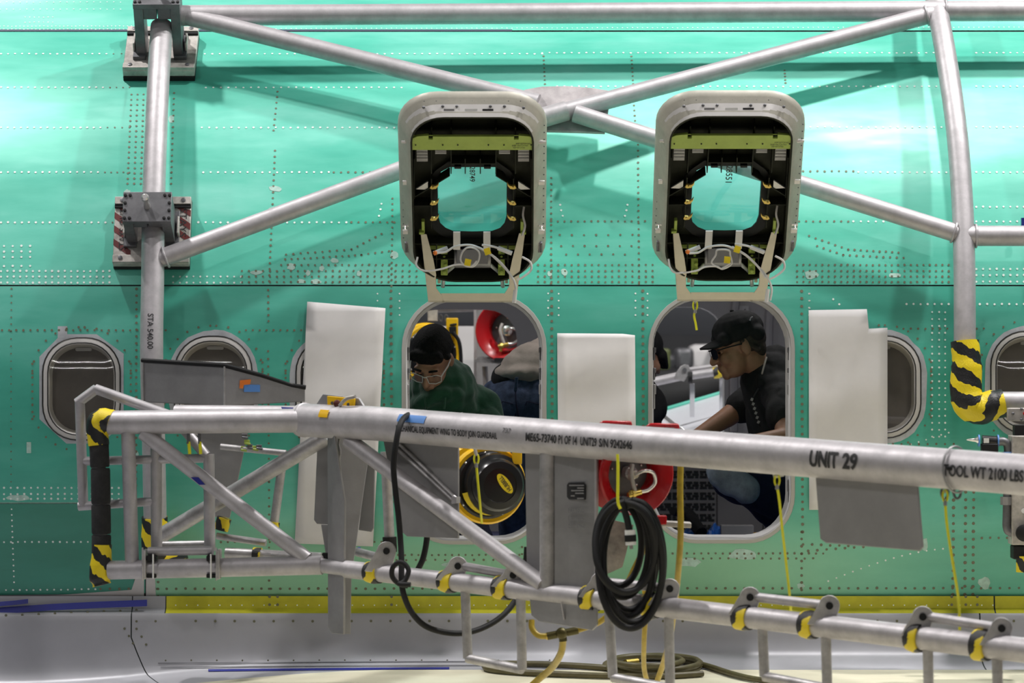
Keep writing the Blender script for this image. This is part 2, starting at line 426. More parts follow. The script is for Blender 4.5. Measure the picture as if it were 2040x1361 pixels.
EX1 = dict(cx=944.5, cy=835, w=279, h=490)      # exit openings in photograph pixels
EX2 = dict(cx=1437.5, cy=833, w=283, h=490)
def exit_loop(e, g=0.0, r=None):
    l = rr(e['cx'], e['cy'], e['w']+2*g, e['h']+2*g, 104+g, 9, 92+g); out = []
    for i, a in enumerate(l):
        b = l[(i+1) % len(l)]; out.append(a)
        if abs(a[1]-b[1]) > 120: out += [(a[0]+(b[0]-a[0])*k/8, a[1]+(b[1]-a[1])*k/8) for k in range(1, 8)]
    return out
WIN = [(162.5, 775, 0), (425, 772, 1), (667, 775, 1), (1757, 771, 1), (2051, 762, 1)]
def win_loop(c, w, h, r): return rr(c[0], c[1], w, h, r, 8)

def skin_panel(name, outline, holes, m, off=0.0):
    loops = [[Vector((*uncyl(S(*p)), 0)) for p in outline]]+[[Vector((*uncyl(S(*p)), 0)) for p in h] for h in holes]
    pts = [p for l in loops for p in l]
    bm = bmesh.new(); vs = [bm.verts.new(p) for p in pts]
    for t in tessellate_polygon(loops):
        try: bm.faces.new([vs[i] for i in t])
        except ValueError: pass
    ys = [p.y for p in pts]; a, b = min(ys), max(ys); k = a+.045
    while k < b:
        bmesh.ops.bisect_plane(bm, geom=bm.verts[:]+bm.edges[:]+bm.faces[:], plane_co=(0, k, 0), plane_no=(0, 1, 0)); k += .045
    bm.verts.index_update()
    v = [cyl(q.co.x, q.co.y, off) for q in bm.verts]; f = [[q.index for q in x.verts] for x in bm.faces]; bm.free()
    o = mk(name, v, f, m, plane, 60)
    me = o.data
    me.normals_split_custom_set_from_vertices([tuple(N(Vector(q.co)+ROOT[plane])) for q in me.vertices])
    return o
def sx(px, py): return px
XL, XR = -760, 2800
def rect(x0, y0, x1, y1, n=1): return [(x0, y0), (x1, y0), (x1, y1), (x0, y1)]
# crown (wraps over the top to the other side), side panel, window belt, lower left panel, lower belt
xl, xr = -3.5, 3.5
s0 = uncyl(S(1020, 61))[1]; v = []; f = []; nn = 46
for i in range(nn+1):
    s = s0+.002+(RF*math.radians(126)-s0)*i/nn
    v += [cyl(xl, s), cyl(xr, s)]
    if i: f.append((2*i-2, 2*i-1, 2*i+1, 2*i))
mk('skin_panel', v, f, M['primer'], plane, 60, label='green crown skin panel')
skin_panel('skin_panel', rect(XL, 63.5, XR, 567.5), [], M['primer'])
belt_holes = [exit_loop(EX1, -1), exit_loop(EX2, -1)]+[win_loop(w, 148, 197, 66) for w in WIN]
skin_panel('skin_panel', [(XL, 570.5), (XR, 570.5), (XR, 1192), (292.5, 1192), (292.5, 1001), (XL, 1001)], belt_holes, M['primer_mid'])
skin_panel('skin_panel', [(XL, 1004), (289.5, 1004), (289.5, 1182), (XL, 1196)], [], M['primer_dark'])
# bare edge strips
skin_panel('edge_strip', [(295, 1189.5), (XR, 1189.5), (XR, 1196), (295, 1196)], [], mat('cream_edge_paint', (.66, .66, .52), .45), .002)
skin_panel('edge_strip', [(XL, 1215), (0, 1195), (120, 1185), (262, 1175), (270, 1152), (287, 1152), (287, 1215)], [], mat('bare_grey_edge', (.56, .54, .55), .45), .0016)
skin_panel('edge_strip', [(291, 1152), (309, 1152), (311, 1196), (291, 1196)], [], bpy.data.materials['bare_grey_edge'], .0016)
# dark liner behind the panel gaps
for py0, py1, x0, x1 in ((57, 67, XL, XR), (564, 574, XL, XR), (998, 1007, XL, 295)):
    skin_panel('gap_sealant', rect(x0, py0, x1, py1), [], M['seam'] if py0 < 900 else M['sealant'], -.004)
skin_panel('gap_sealant', rect(287, 1000, 296, 1200), [], M['seam'], -.004)
# the grey doubler band that shows along the upper joint
skin_panel('joint_strip', rect(XL, 59, 1020, 62.5), [], mat('grey_blue_joint', (.10, .12, .17), .4, .3), .001)

def skin_rings(name, loops, m, fill=False, parent=plane, smooth=40, label=None):
    """loops: [(pixel loop, offset from the skin)], equal counts, joined in order"""
    v = []; f = []; k = len(loops[0][0])
    for l, off in loops: v += [S(px, py)+N(S(px, py))*off for px, py in l]
    for i in range(len(loops)-1):
        for j in range(k): f.append((i*k+j, i*k+(j+1) % k, (i+1)*k+(j+1) % k, (i+1)*k+j))
    if fill: f.append(tuple(range((len(loops)-1)*k, len(loops)*k)))
    return mk(name, v, f, m, parent, smooth, None, 0, label)

# ---- cabin windows
for i, w in enumerate(WIN):
    W_ = lambda ww, hh, r: win_loop(w, ww, hh, r)
    fr = skin_rings('cabin_window', [(W_(154, 203, 69), .0025), (W_(150, 199, 68), .005), (W_(134, 183, 60), .005), (W_(128, 177, 57), -.012)], M['windowframe'])
    if i == 0:
        o8 = []
        base = W_(168, 218, 70)
        oct_ = [(w[0]+30, w[1]-109), (w[0]+84, w[1]-70), (w[0]+84, w[1]+70), (w[0]+38, w[1]+109), (w[0]-30, w[1]+109), (w[0]-84, w[1]+60), (w[0]-84, w[1]-64), (w[0]-40, w[1]-109)]
        k = skin_panel('bare_border', oct_, [W_(152, 201, 68)], M['bareskin'], .0008)
    else:
        jag = [(x+random.uniform(-1.5, 1.5), y+random.uniform(-1.5, 1.5)) for x, y in W_(178, 228, 86)]
        k = skin_panel('bare_border', jag, [W_(152, 201, 68)], M['bareskin'], .0008)
    k.parent = fr
    for (a, b, r0, r1) in ((157, 152, 70, 68), (137, 132, 61, 59)):
        q = skin_rings('seal', [(W_(a, a+49, r0), .0048), ((W_((a+b)/2, (a+b)/2+49, (r0+r1)/2)), .0062), (W_(b, b+49, r1), .0048)], M['seal'], parent=fr)
    skin_rings('pane', [([(w[0]+(a-w[0])*k, w[1]+(b-w[1])*k) for a, b in W_(130, 179, 58)], -.006) for k in (1, .85, .7, .55, .4, .25, .1)], M['pane'], True, parent=fr, smooth=60)
    skin_rings('reveal', [(W_(130, 179, 58), -.008), (W_(122, 170, 55), -.05)], mat('window_reveal', (.50, .47, .43), .5) if i == 0 else bpy.data.materials['window_reveal'], parent=fr)
    skin_rings('window_shade', [(W_(124, 172, 56), -.05)], M['shade'], True, parent=fr)
    # pull lip of the shade and the open slit below it
    skin_rings('shade_handle', [(rr(w[0]+2, w[1]-86+4, 34, 7, 3, 3), -.048), (rr(w[0]+2, w[1]-86+4, 32, 6, 2.6, 3), -.036)], M['windowframe'], True, parent=fr)

# ---- rivets: too small to pick one by one, real discs joined per kind
RV = {'w': MB(), 'b': MB(), 'B': MB()}
def blocked(px, py):
    for e in (EX1, EX2):
        dx = abs(px-e['cx']); dy = abs(py-e['cy'])
        if dx < e['w']/2+5 and dy < e['h']/2+5:
            if not (dx > e['w']/2-80 and dy > e['h']/2-80 and (dx-e['w']/2+95)**2+(dy-e['h']/2+95)**2 > 101**2): return True
    for w in WIN:
        if abs(px-w[0]) < 82 and abs(py-w[1]) < 107 and not (abs(px-w[0]) > 48 and abs(py-w[1]) > 70 and math.hypot(abs(px-w[0])-16, abs(py-w[1])-40) > 68): return True
    return False
def rivet(px, py, kind='b', r=None, force=False):
    if not force and blocked(px, py): return
    p = S(px, py, .0014); n = N(p); u = Vector((1, 0, 0)); w = n.cross(u); r = r or {'w': .0046, 'b': .0046, 'B': .0066}[kind]
    r *= random.uniform(.9, 1.1)
    v = [p+(u*math.cos(a*math.pi/4)+w*math.sin(a*math.pi/4))*r for a in range(8)]
    RV[kind].add(v, [tuple(range(8))])
def row(x0, y0, x1, y1, step, kind='b', r=None):
    L = math.hypot(x1-x0, y1-y0); n = max(1, int(round(L/step)))
    for i in range(n+1): t = i/n; rivet(x0+(x1-x0)*t, y0+(y1-y0)*t+random.uniform(-.4, .4), kind, r)
# upper side panel, stringer rows
for y, xa in ((107, 212), (174, 205), (254, 200), (343, 195), (443, 210)):
    row(2, y, xa, y, 13.6, 'w'); row(xa+14, y, 258, y, 13, 'b', .0035)
for y, xa, xb in ((107, 408, 1080), (174, 410, 800), (254, 402, 800), (343, 405, 655), (443, 395, 690)): row(xa, y, xb, y, 15, 'w')
for y, xa, xb in ((105, 1080, 1860), (172, 1110, 1880), (253, 1600, 1890), (343, 1710, 1900), (441, 1700, 1760)): row(xa, y, xb, y, 14.6, 'w')
for y in (105, 172, 253, 343, 412, 441): row(1945, y, 2040, y, 14.6, 'w')
row(665, 343, 795, 343, 14, 'b'); row(700, 443, 800, 443, 14, 'b'); row(1600, 341, 1700, 341, 13.5, 'b'); row(1592, 441, 1690, 441, 13.6, 'b')
for y in (4, 18): row(0, y, 240, y, 13, 'w', .003)
row(50, 34, 105, 34, 10, 'w', .003); row(50, 44, 105, 44, 10, 'w', .003); row(0, 52, 270, 52, 8, 'w', .003); row(0, 58, 270, 58, 8, 'w', .003); row(400, 57, 2040, 54, 10, 'w', .003)
for y in (490, 501, 512, 530): row(8, y, 60, y, 17.3, 'w')
for y in (540, 551, 563): row(2, y, 218, y, 12.6, 'w')
for y in (551, 563): row(345, y, 480, y, 14, 'w', .004)
for dx in (0, 12, 24): row(262+dx, 188, 254+dx*1.1, 366, 10.5, 'b')
row(347, 185, 341, 366, 11, 'b')
row(553, 182, 545, 260, 10.5); row(548, 300, 536, 560, 12)
for y in (528, 540, 551, 562):
    row(482 if y != 528 else 560, y, 830, y, 13.8); row(1072, y, 1300, y, 13.6); row(1588, y, 1890, y, 12.8)
for y in (536, 548, 561): row(1945, y, 2040, y, 13.4, 'w')
row(570, 507, 700, 497, 14); row(568, 517, 720, 508, 13); row(700, 497, 760, 466, 14); row(720, 508, 775, 500, 14)
row(782, 395, 780, 570, 12); row(1098, 355, 1098, 565, 12); row(1271, 288, 1273, 565, 12); row(1083, 112, 1086, 175, 8); row(1258, 112, 1262, 175, 8); row(1263, 210, 1266, 250, 9); row(1563, 140, 1565, 165, 7)
row(1098, 441, 1285, 441, 13.6); row(1115, 468, 1260, 468, 23); row(1118, 490, 1258, 490, 22.5); row(1128, 507, 1245, 507, 23)
row(1612, 470, 1690, 497, 14); row(1628, 490, 1680, 508, 13); row(1690, 497, 1790, 503, 13); row(1680, 508, 1800, 514, 13)
for x, y in ((1116, 408), (1118, 419), (1121, 430), (1250, 408), (1248, 419), (1245, 430), (760, 406), (758, 417), (755, 430)): rivet(x, y, 'w')
# window belt
row(23, 575, 22, 660, 14, 'b', .0035); row(4, 658, 330, 658, 14); row(22, 660, 22, 960, 15, 'b', .003)
row(534, 578, 535, 640, 12); row(534, 700, 536, 960, 15); row(490, 658, 600, 658, 14)
row(272, 576, 270, 1170, 13.5, 'B', .0055)
for w in WIN:
    for (a, b) in rr(w[0], w[1], 196, 246, 92, 6):
        rivet(a, b, 'b')
    row(w[0]-98, w[1]-50, w[0]-98, w[1]+60, 14); row(w[0]+98, w[1]-50, w[0]+98, w[1]+60, 14)
for x in (779, 1099, 1280.5, 1597): row(x, 580, x+2, 1060, 15.2, 'B', .0062)
for x in (752, 796, 1092, 1113, 1266, 1290, 1612, 1613): row(x, 585, x, 628, 14, 'w', .0035)
row(1660, 596, 1672, 606, 15, 'w'); row(1806, 606, 1890, 606, 14, 'w'); row(1952, 606, 2040, 606, 14, 'w')
for x in (1857, 1871, 1883): row(x, 622, x, 870, 13.8, 'w', .0038)
for x in (1900, 1924, 1940): row(x, 965, x-2, 1200, 15.8, 'B', .0066)
row(1800, 655, 1960, 655, 14.5)
row(1956, 1072, 2040, 1072, 18, 'B', .005); row(1640, 885, 1900, 885, 17, 'b'); row(1800, 890, 1890, 862, 15, 'w', .0035)
for i in range(16): t = i/15; rivet(1650+t*245, 1158-66*math.sin(t*1.45), 'w', .0038)
row(1600, 1085, 1690, 1088, 19, 'B', .0055); row(1610, 1098, 1720, 1090, 18, 'B', .0055)
row(780, 1106, 1075, 1106, 13.2); row(790, 1116, 1060, 1116, 19.5); row(1340, 1103, 1640, 1103, 14); row(1350, 1113, 1620, 1113, 17)
row(200, 1173.5, 2030, 1172, 18.8, 'B', .0056); row(1597, 1060, 1597, 1190, 15, 'B', .0058); row(1040, 1090, 1040, 1160, 14)
for x in (270, 283, 300, 315): row(x, 1160, x, 1188, 13.5, 'B', .0055)
for y in (972, 984.5, 994): row(8, y, 250, y, 13.4, 'w', .0042)
row(23, 1015, 28, 1160, 11, 'w', .0035); row(8, 1080, 175, 1080, 14, 'w', .004); row(12, 1176, 190, 1174, 14, 'w', .004)
row(536, 960, 536, 1190, 16); row(430, 960, 470, 960, 14); row(440, 1080, 760, 1080, 14, 'b')
RV['w'].build('pale_rivets', M['rivet_white'], plane, None, kind='stuff')
RV['b'].build('brown_rivets', M['rivet_brown'], plane, None, kind='stuff')
RV['B'].build('large_rivets', M['rivet_brown'], plane, None, kind='stuff')
# sanded pale smudges around some rivets, and rectangular patches
def smudge(px, py, rx, ry, m=M['sealant'], name='sealant_smudge', n=12):
    l = []
    for i in range(n):
        a = 2*math.pi*i/n; k = random.uniform(.75, 1.15); l.append((px+rx*k*math.cos(a), py+ry*k*math.sin(a)))
    v = [S(*q, .0010) for q in l]
    return mk(name, v, [tuple(range(n))], m, plane)
for s in ((549, 376, 14, 6), (545, 416, 11, 4), (580, 531, 9, 8), (510, 543, 12, 5), (641, 535, 5, 6), (614, 544, 5, 6), (667, 519, 9, 5), (600, 560, 8, 5), (630, 561, 10, 5), (715, 545, 5, 6), (786, 508, 9, 8), (341, 237, 6, 8), (253, 384, 7, 8),
          (1124, 542, 7, 7), (1095, 545, 5, 5), (1616, 547, 14, 9), (1782, 549, 14, 5), (1962, 1162, 13, 13), (1842, 1085, 8, 13), (1595, 1168, 8, 6), (900, 1125, 20, 5), (1370, 1120, 26, 10), (36, 992, 26, 6), (1480, 1105, 30, 12), (700, 1095, 12, 16), (270, 905, 6, 9)): smudge(*s)
for (x0, y0, x1, y1, m) in ((115, 650, 134, 674, M['bareskin']), (53, 881, 62, 903, M['sealant'])):
    mk('masking_patch', [S(x0, y0, .001), S(x1, y0, .001), S(x1, y1, .001), S(x0, y1, .001)], [(0, 1, 2, 3)], m, plane)

# ---- exit surrounds: grey lip outside, white jamb going into the cabin
for e in (EX1, EX2):
    lip = skin_rings('exit_surround', [(exit_loop(e, 5), .001), (exit_loop(e, 4), .006), (exit_loop(e, -3), .006), (exit_loop(e, -4), -.01)], mat('exit_lip_grey', (.42, .41, .39), .45, .2) if e is EX1 else bpy.data.materials['exit_lip_grey'])
    A_ = exit_loop(e, -4); v = []; f = []; k = len(A_)
    for (px, py) in A_: v.append(S(px, py)+N(S(px, py))*(-.01))
    B_ = exit_loop(e, -6)
    for (px, py) in B_: p = S(px, py); v.append(Vector((p.x, p.y+.07, p.z)))
    C_ = exit_loop(e, -9)
    for (px, py) in C_:
        p = S(px, py); v.append(Vector((p.x, p.y+.15, p.z)))
    for i in range(2):
        for j in range(k): f.append((i*k+j, i*k+(j+1) % k, (i+1)*k+(j+1) % k, (i+1)*k+j))
    j = mk('jamb', v, f, M['offwhite'], lip, 50)
    # latch fittings set in the jamb sides
    for s in (-1, 1):
        xx = e['cx']+s*(e['w']/2-7)
        for (py, hh) in ((650, 34), (705, 26), (745, 24), (790, 50), (890, 30), (985, 60)):
            b = MB(); c = P(xx, py, .085); b.box(c, Vector((1, 0, 0)), Vector((0, 1, 0)), Vector((0, 0, 1)), .008, .03, hh/514.)
            b.box(c+Vector((-s*.004, -.01, hh/1800.)), Vector((1, 0, 0)), Vector((0, 1, 0)), Vector((0, 0, 1)), .007, .02, hh/1300.)
            b.build('latch_fitting', M['darkmetal'] if hh != 50 else M['galv'], lip, 30, .002)

# ---- wing-root fairing and wing upper surface
FSH = 0.0
def prof(px):
    t = max(0., min(1., (800-px)/800.)); t = t*t*(3-2*t); d = -.10*t
    return [(q+.022, r) for q, r in [(.100, 2.405), (.094, 2.358), (.057, 2.341), (.050, 2.330), (.046, 2.27+.3*d), (.036, 2.222+.7*d), (.010, 2.182+d), (-.035, 2.158+d), (-.10, 2.1435+d), (-.20, 2.134+d), (-.34, 2.124+d), (-.60, 2.112+d), (-1.6, 2.05+d), (-3.2, 1.95+d), (-5.0, 1.84+d)]]
def smoothprof(px):
    return [(p.y, p.z) for p in catmull([Vector((0, a, b)) for a, b in prof(px)[3:10]], 4)]
def fair(name, xs, lo, hi, m, rows=None, parent=plane, push=0.0, top=True):
    """grid between profile rows"""
    v = []; f = []; nrow = None
    for px in xs:
        pr = prof(px)[:3]+smoothprof(px)+prof(px)[10:]
        seg = pr[lo:hi]; nrow = len(seg)
        X = (px-1020)/514.
        v += [Vector((X, a-push+FSH, b)) for a, b in seg]
    for i in range(len(xs)-1):
        for j in range(nrow-1): f.append((i*nrow+j, i*nrow+j+1, (i+1)*nrow+j+1, (i+1)*nrow+j))
    return mk(name, v, f, m, parent, 50)
xsA = [-760+i*42 for i in range(25)]     # ends at 248
xsB = [258+i*(1955-258)/44. for i in range(45)]
xsC = [1958+i*40 for i in range(20)]
# slanted seam: the left panel runs on under the main one
def fair2(name, lo, hi, m, x0f, x1f, n, push=0.0):
    v = []; f = []; nrow = None
    for i in range(n+1):
        pr0 = prof(0)[:3]+smoothprof(0)+prof(0)[10:]
        nrow = len(pr0[lo:hi])
        for j in range(lo, hi):
            t = j; xa = x0f(j); xb = x1f(j); px = xa+(xb-xa)*i/n
            pr = prof(px)[:3]+smoothprof(px)+prof(px)[10:]
            v.append(Vector(((px-1020)/514., pr[j][0]-push, pr[j][1])))
    for i in range(n):
        for j in range(nrow-1): f.append((i*nrow+j, i*nrow+j+1, (i+1)*nrow+j+1, (i+1)*nrow+j))
    return mk(name, v, f, m, plane, 50)
LAST = len(prof(0)[:3]+smoothprof(0)+prof(0)[10:])
def seam_x(j): return 258 if j <= 7 else min(330, 258+(j-7)*4.0)
fair2('fairing_panel', 0, LAST-1, M['fairing'], lambda j: XL, lambda j: seam_x(j)-1.2, 26)
fair2('fairing_panel', 2, LAST-5, M['fairing'], lambda j: seam_x(j)+1.2, lambda j: 1955, 44)
fair2('fairing_panel', 2, LAST-5, M['fairing'], lambda j: 1958, lambda j: XR, 16)
fair2('fairing_panel', 0, 3, M['fairing'], lambda j: 259, lambda j: 324, 3)
fair2('sealing_strip', 0, 3, M['limestrip'], lambda j: 326, lambda j: 1987, 40)
fair2('sealing_strip', 0, 3, M['limestrip'], lambda j: 1990, lambda j: XR, 12)
fair2('gap_sealant', 0, LAST-4, M['seam'], lambda j: seam_x(j)-8, lambda j: seam_x(j)+8, 2, -.004)
fair2('gap_sealant', 0, LAST-4, M['seam'], lambda j: 1945, lambda j: 2000, 2, -.004)
fair2('gap_sealant', 0, 3, M['seam'], lambda j: 318, lambda j: 332, 1, -.003)
fair2('wing_cover', 25, LAST, M['wing'], lambda j: 395-8*max(0, j-25), lambda j: XR, 40, .006)
# blue tape, seams and screws on the fairing
def fpt(px, py, push=.004):
    """point of the fairing or wing hit by a camera ray"""
    best = None; pr = prof(px)[:3]+smoothprof(px)+prof(px)[10:]
    for i in range(len(pr)-1):
        for k in range(13):
            t = k/12; y = pr[i][0]+(pr[i+1][0]-pr[i][0])*t; z = pr[i][1]+(pr[i+1][1]-pr[i][1])*t
            q = 680.5+(CZ-z)*FPX/(y+CD); d = abs(q-py)
            if best is None or d < best[0]: best = (d, y, z)
    X = (px-1020)/FPX*(best[1]+CD); return Vector((X, best[1]-push, best[2]+push*.3))
def fstrip(name, pts, hw, m):
    v = []; f = []
    for i, (px, py) in enumerate(pts): v += [fpt(px, py-hw), fpt(px, py+hw)]
    for i in range(len(pts)-1): f.append((2*i, 2*i+1, 2*i+3, 2*i+2))
    return mk(name, v, f, m, plane)
tp = [(x, 1219-x*.031-(8 if x > 100 else 0)*0) for x in range(-60, 300, 24)]
def sstrip(name, pts, hw, m, off=.003):
    v = []; f = []
    for px, py in pts: v += [S(px, py-hw, off), S(px, py+hw, off)]
    for i in range(len(pts)-1): f.append((2*i, 2*i+1, 2*i+3, 2*i+2))
    return mk(name, v, f, m, plane)
v = []
def tapeband(pts, hw):
    v = []; f = []
    for px, py in pts: v += [P(px, py-hw, .092), P(px, py+hw, .082)]
    for i in range(len(pts)-1): f.append((2*i, 2*i+1, 2*i+3, 2*i+2))
    mk('blue_tape', v, f, M['bluetape'], plane, label='blue masking tape')
tapeband([(-80, 1221), (0, 1217), (100, 1210), (200, 1205), (293, 1201.5)], 6.5)
tapeband([(-80, 1206), (0, 1203.5), (30, 1201), (56, 1198)], 4.5)
fstrip('blue_tape', [(x, 1336-6*math.sin((x-415)/600.)) for x in range(415, 900, 30)], 2.2, M['bluetape'])
fstrip('panel_seam', [(x, 1322-4*math.sin((x-310)/500.)) for x in range(315, 1100, 30)], .9, mat('grey_seam', (.16, .16, .18), .6))
fstrip('panel_seam', [(x, 1330-4*math.sin((x-310)/500.)) for x in range(320, 1100, 30)], .9, bpy.data.materials['grey_seam'])
sc = MB()
def screw(px, py, r=.0055):
    p = fpt(px, py, .002); sc.add([p+Vector((math.cos(a*math.pi/4)*r, 0, math.sin(a*math.pi/4)*r)) for a in range(8)], [tuple(range(8))])
for i in range(45): screw(390+i*38.8, 1238)
for i in range(9): screw(12+i*32.5, 1226.5-i*1.3)
for p in ((272, 1238), (272, 1253), (282, 1269), (291, 1285), (310, 1238), (248, 1253), (257, 1268), (265, 1282)): screw(*p, .005)
for i in range(16): screw(330+i*51, 1316, .0035)
sc.build('fairing_screws', M['rivet_brown'], plane, None, kind='stuff')
sc = MB()
for i in range(75):
    p = P(350+i*22, 1206, .103); sc.add([p+Vector((math.cos(a*math.pi/3)*.003, 0, math.sin(a*math.pi/3)*.003)) for a in range(6)], [tuple(range(6))])
sc.build('strip_rivets', M['rivet_white'], plane, None, kind='stuff')
sc = MB()
for x in (537, 553, 780, 1896, 1924, 1947):
    for y in (1189, 1205):
        p = P(x, y, .099); sc.add([p+Vector((math.cos(a*math.pi/4)*.0058, 0, math.sin(a*math.pi/4)*.0058)) for a in range(8)], [tuple(range(8))])
sc.build('strip_screws', M['rivet_brown'], plane, None, kind='stuff')

# ---- exit hatches, swung open above the exits
HO = P(944, 556, -.03)
HV = Vector((0, -.707, .707)); HW = Vector((0, -.707, -.707)); HU = Vector((1, 0, 0))
def Lh(u, v, w): return HO+HU*u+HV*v+HW*w
def Hp(px, py, w=.02):
    """photograph pixel of the left hatch -> point on its plane at height w above the outer skin"""
    d = Vector(((px-1020)/FPX, 1, -(py-680.5)/FPX)); o = Vector((0, -CD, CZ))
    t = (HO+HW*w-o).dot(HW)/d.dot(HW); return o+d*t
def hl(hw, v0, v1, r, rb, n=8):
    l = rr(0, 0, hw*2, v1-v0, r, n, rb); c = (v0+v1)/2
    return [(a, c-b) for a, b in l]
def rings(name, loops, m, parent, smooth=40, label=None, cap=None):
    v = []; f = []; k = len(loops[0])
    for l in loops: v += l
    for i in range(len(loops)-1):
        for j in range(k): f.append((i*k+j, i*k+(j+1) % k, (i+1)*k+(j+1) % k, (i+1)*k+j))
    if cap == 'end': f.append(tuple(range((len(loops)-1)*k, len(loops)*k)))
    return mk(name, v, f, m, parent, smooth, None, 0, label)
def holed(name, outer, hole, m, parent):
    pts = [Vector(p) for p in outer]+[Vector(p) for p in hole]
    fl = [[Vector(((p-HO).dot(HU), (p-HO).dot(HV), 0)) for p in outer], [Vector(((p-HO).dot(HU), (p-HO).dot(HV), 0)) for p in hole]]
    return mk(name, pts, [tuple(t) for t in tessellate_polygon(fl)], m, parent)
HPARTS = []
def build_hatch():
    A = hl(.277, .035, .965, .15, .19); B = hl(.229, .08, .925, .125, .16)
    L = lambda loop, w: [Lh(a, b, w) for a, b in loop]
    # aperture outline in pixels: rounded below, chamfered above
    ap = [(896, 333), (986, 333), (1003, 342), (1009, 352), (1009.5, 370), (1009, 430), (1005, 444), (996, 454), (980, 460), (942, 461), (903, 460), (888, 454), (877, 444), (873, 430), (872, 370), (873, 352), (879, 342)]
    hole = [Hp(*p, w=.0) for p in ap]
    shell = rings('exit_hatch', [L(A, 0), L(A, .022), L(hl(.270, .042, .958, .146, .186), .03), L(hl(.243, .07, .935, .132, .17), .085), L(B, .10)], M['beige'], plane, 50, 'open hatch with beige rim and dark ribbed inside')
    ch = []
    def c(o): ch.append(o); return o
    c(rings('cavity_wall', [L(hl(.2285, .0805, .9245, .125, .16), .0995), L(hl(.222, .086, .918, .12, .155), .0985), L(hl(.222, .086, .918, .12, .155), .016)], M['hatchdark'], shell, 40))
    c(holed('outer_skin', L(A, 0), hole, M['primer'], shell))
    c(holed('inner_skin', L(hl(.224, .084, .92, .12, .155), .016), [Hp(*p, w=.016) for p in ap], M['hatchdark'], shell))
    # white glossy band on the upper end of the rim
    arc = [q for q in hl(.243, .05, .935, .132, .136)]
    k = [i for i, q in enumerate(arc) if q[1] > .83]
    oa = hl(.2580, .05, .9480, .139, .136)
    tl = sorted(k, key=lambda i: arc[i][0])
    v = []; f = []
    for i in tl: v += [Lh(oa[i][0]*1.0, oa[i][1]+.0012, .0545), Lh(B[i][0]*1.003, B[i][1]+.0025, .1005)]
    for i in range(len(tl)-1): f.append((2*i, 2*i+1, 2*i+3, 2*i+2))
    c(mk('rim_band', v, f, M['rimwhite'], shell, 60))
    for x0, x1, m in ((926, 951, 'white'), (961, 983, 'ink'), (884, 905, 'galv')):
        c(mk('rim_label', [Hp(x0, 217, .0735), Hp(x1, 217, .0735), Hp(x1, 229, .0885), Hp(x0, 229, .0885)], [(0, 1, 2, 3)], M[m], shell))
    # holes and bolts along the rim
    b = MB()
    for px, py in ((844, 214), (882, 212), (910, 212), (977, 212), (1005, 212), (1043, 215)): b.ball(Hp(px, py, .062), (.006, .005, .006))
    for y in range(250, 480, 14):
        b.ball(Hp(803.5, y, .042), .0026, seg=6, rings=4); b.ball(Hp(1084.5-(y-250)*.01, y, .042), .0026, seg=6, rings=4)
    for px in range(845, 1050, 24): b.ball(Hp(px, 201.5, .04), .0022, seg=6, rings=4)
    c(b.build('rim_fasteners', M['darkmetal'], shell, 40, kind='stuff'))
    for sgn, px in ((-1, 806), (1, 1081)):
        for py in (283,):
            b = MB(); p = Hp(px, py, .07); b.tube([p, p+HU*(-sgn*.03)], .008, seg=10); b.tube([p, p+HU*(sgn*.012)], .0055, seg=10); c(b.build('guide_roller', M['rimwhite'], shell, 40))
        for py, m in ((364, M['rimwhite']), (462, M['rimwhite'])):
            b = MB(); b.box(Hp(px-sgn*3, py, .072), HU, HV, HW, .026, .02, .008); c(b.build('rim_pad', m, shell, 30, .002))
        for py in (450,):
            b = MB(); p = Hp(px-sgn*2, py, .078); b.tube([p-HU*.012, p+HU*.012], .004, seg=8); b.tube([p, p+HW*.02], .003, seg=8); c(b.build('stop_pin', M['chrome'], shell, 40))
        b = MB(); b.box(Hp(px-sgn*6, 492, .066), HU, HV, HW, .02, .05, .012); b.tube([Hp(px-sgn*3, 502, .07), Hp(px-sgn*3, 486, .07)], .005, seg=8); c(b.build('latch_block', M['darkmetal'], shell, 30, .002))
    # interior ribs
    rib = MB()
    def ribbar(p0, p1, w0, w1, t=.004):
        a0 = Hp(*p0, w=w0); a1 = Hp(*p1, w=w0); b0 = a0+HW*(w1-w0); b1 = a1+HW*(w1-w0); rib.plate([a0, a1, b1, b0], t)
    ribs = []
    for p0, p1 in (((860, 330), (860, 238)), ((899, 330), (899, 238)), ((927, 330), (927, 300)), ((957, 330), (957, 300)), ((988, 330), (988, 238)), ((1027, 330), (1027, 238)), ((824, 378), (896, 334)), ((1060, 378), (988, 334)), ((899, 310), (988, 310)), ((826, 380), (826, 300)), ((1058, 380), (1058, 300)),
                   ((860, 440), (860, 340)), ((1023, 440), (1023, 340)), ((822, 394), (862, 394)), ((1021, 394), (1062, 394)), ((822, 470), (1062, 470)), ((830, 500), (1055, 500)), ((870, 540), (870, 470)), ((1012, 540), (1012, 470))):
        rib = MB(); ribbar(p0, p1, .016, .062); ribs.append(rib)
        c(rib.build('rib', M['hatchdark'], shell, 30))
    # dark window surround
    o_ = [(893, 322), (990, 322), (1016, 340), (1026, 352), (1027, 372), (1027, 430), (1021, 456), (1004, 470), (980, 478), (942, 479), (903, 478), (880, 470), (863, 456), (857, 430), (857, 372), (858, 352), (868, 340)]
    c(rings('window_surround', [[Hp(*p, w=.016) for p in o_], [Hp(*p, w=.034) for p in o_], [Hp(*p, w=.034) for p in ap], [Hp(*p, w=.0) for p in ap]], M['hatchblack'], shell, 30))
    c(mk('pane', [Hp(*p, w=.012) for p in ap], [tuple(range(len(ap)))], M['hatchpane'], shell))
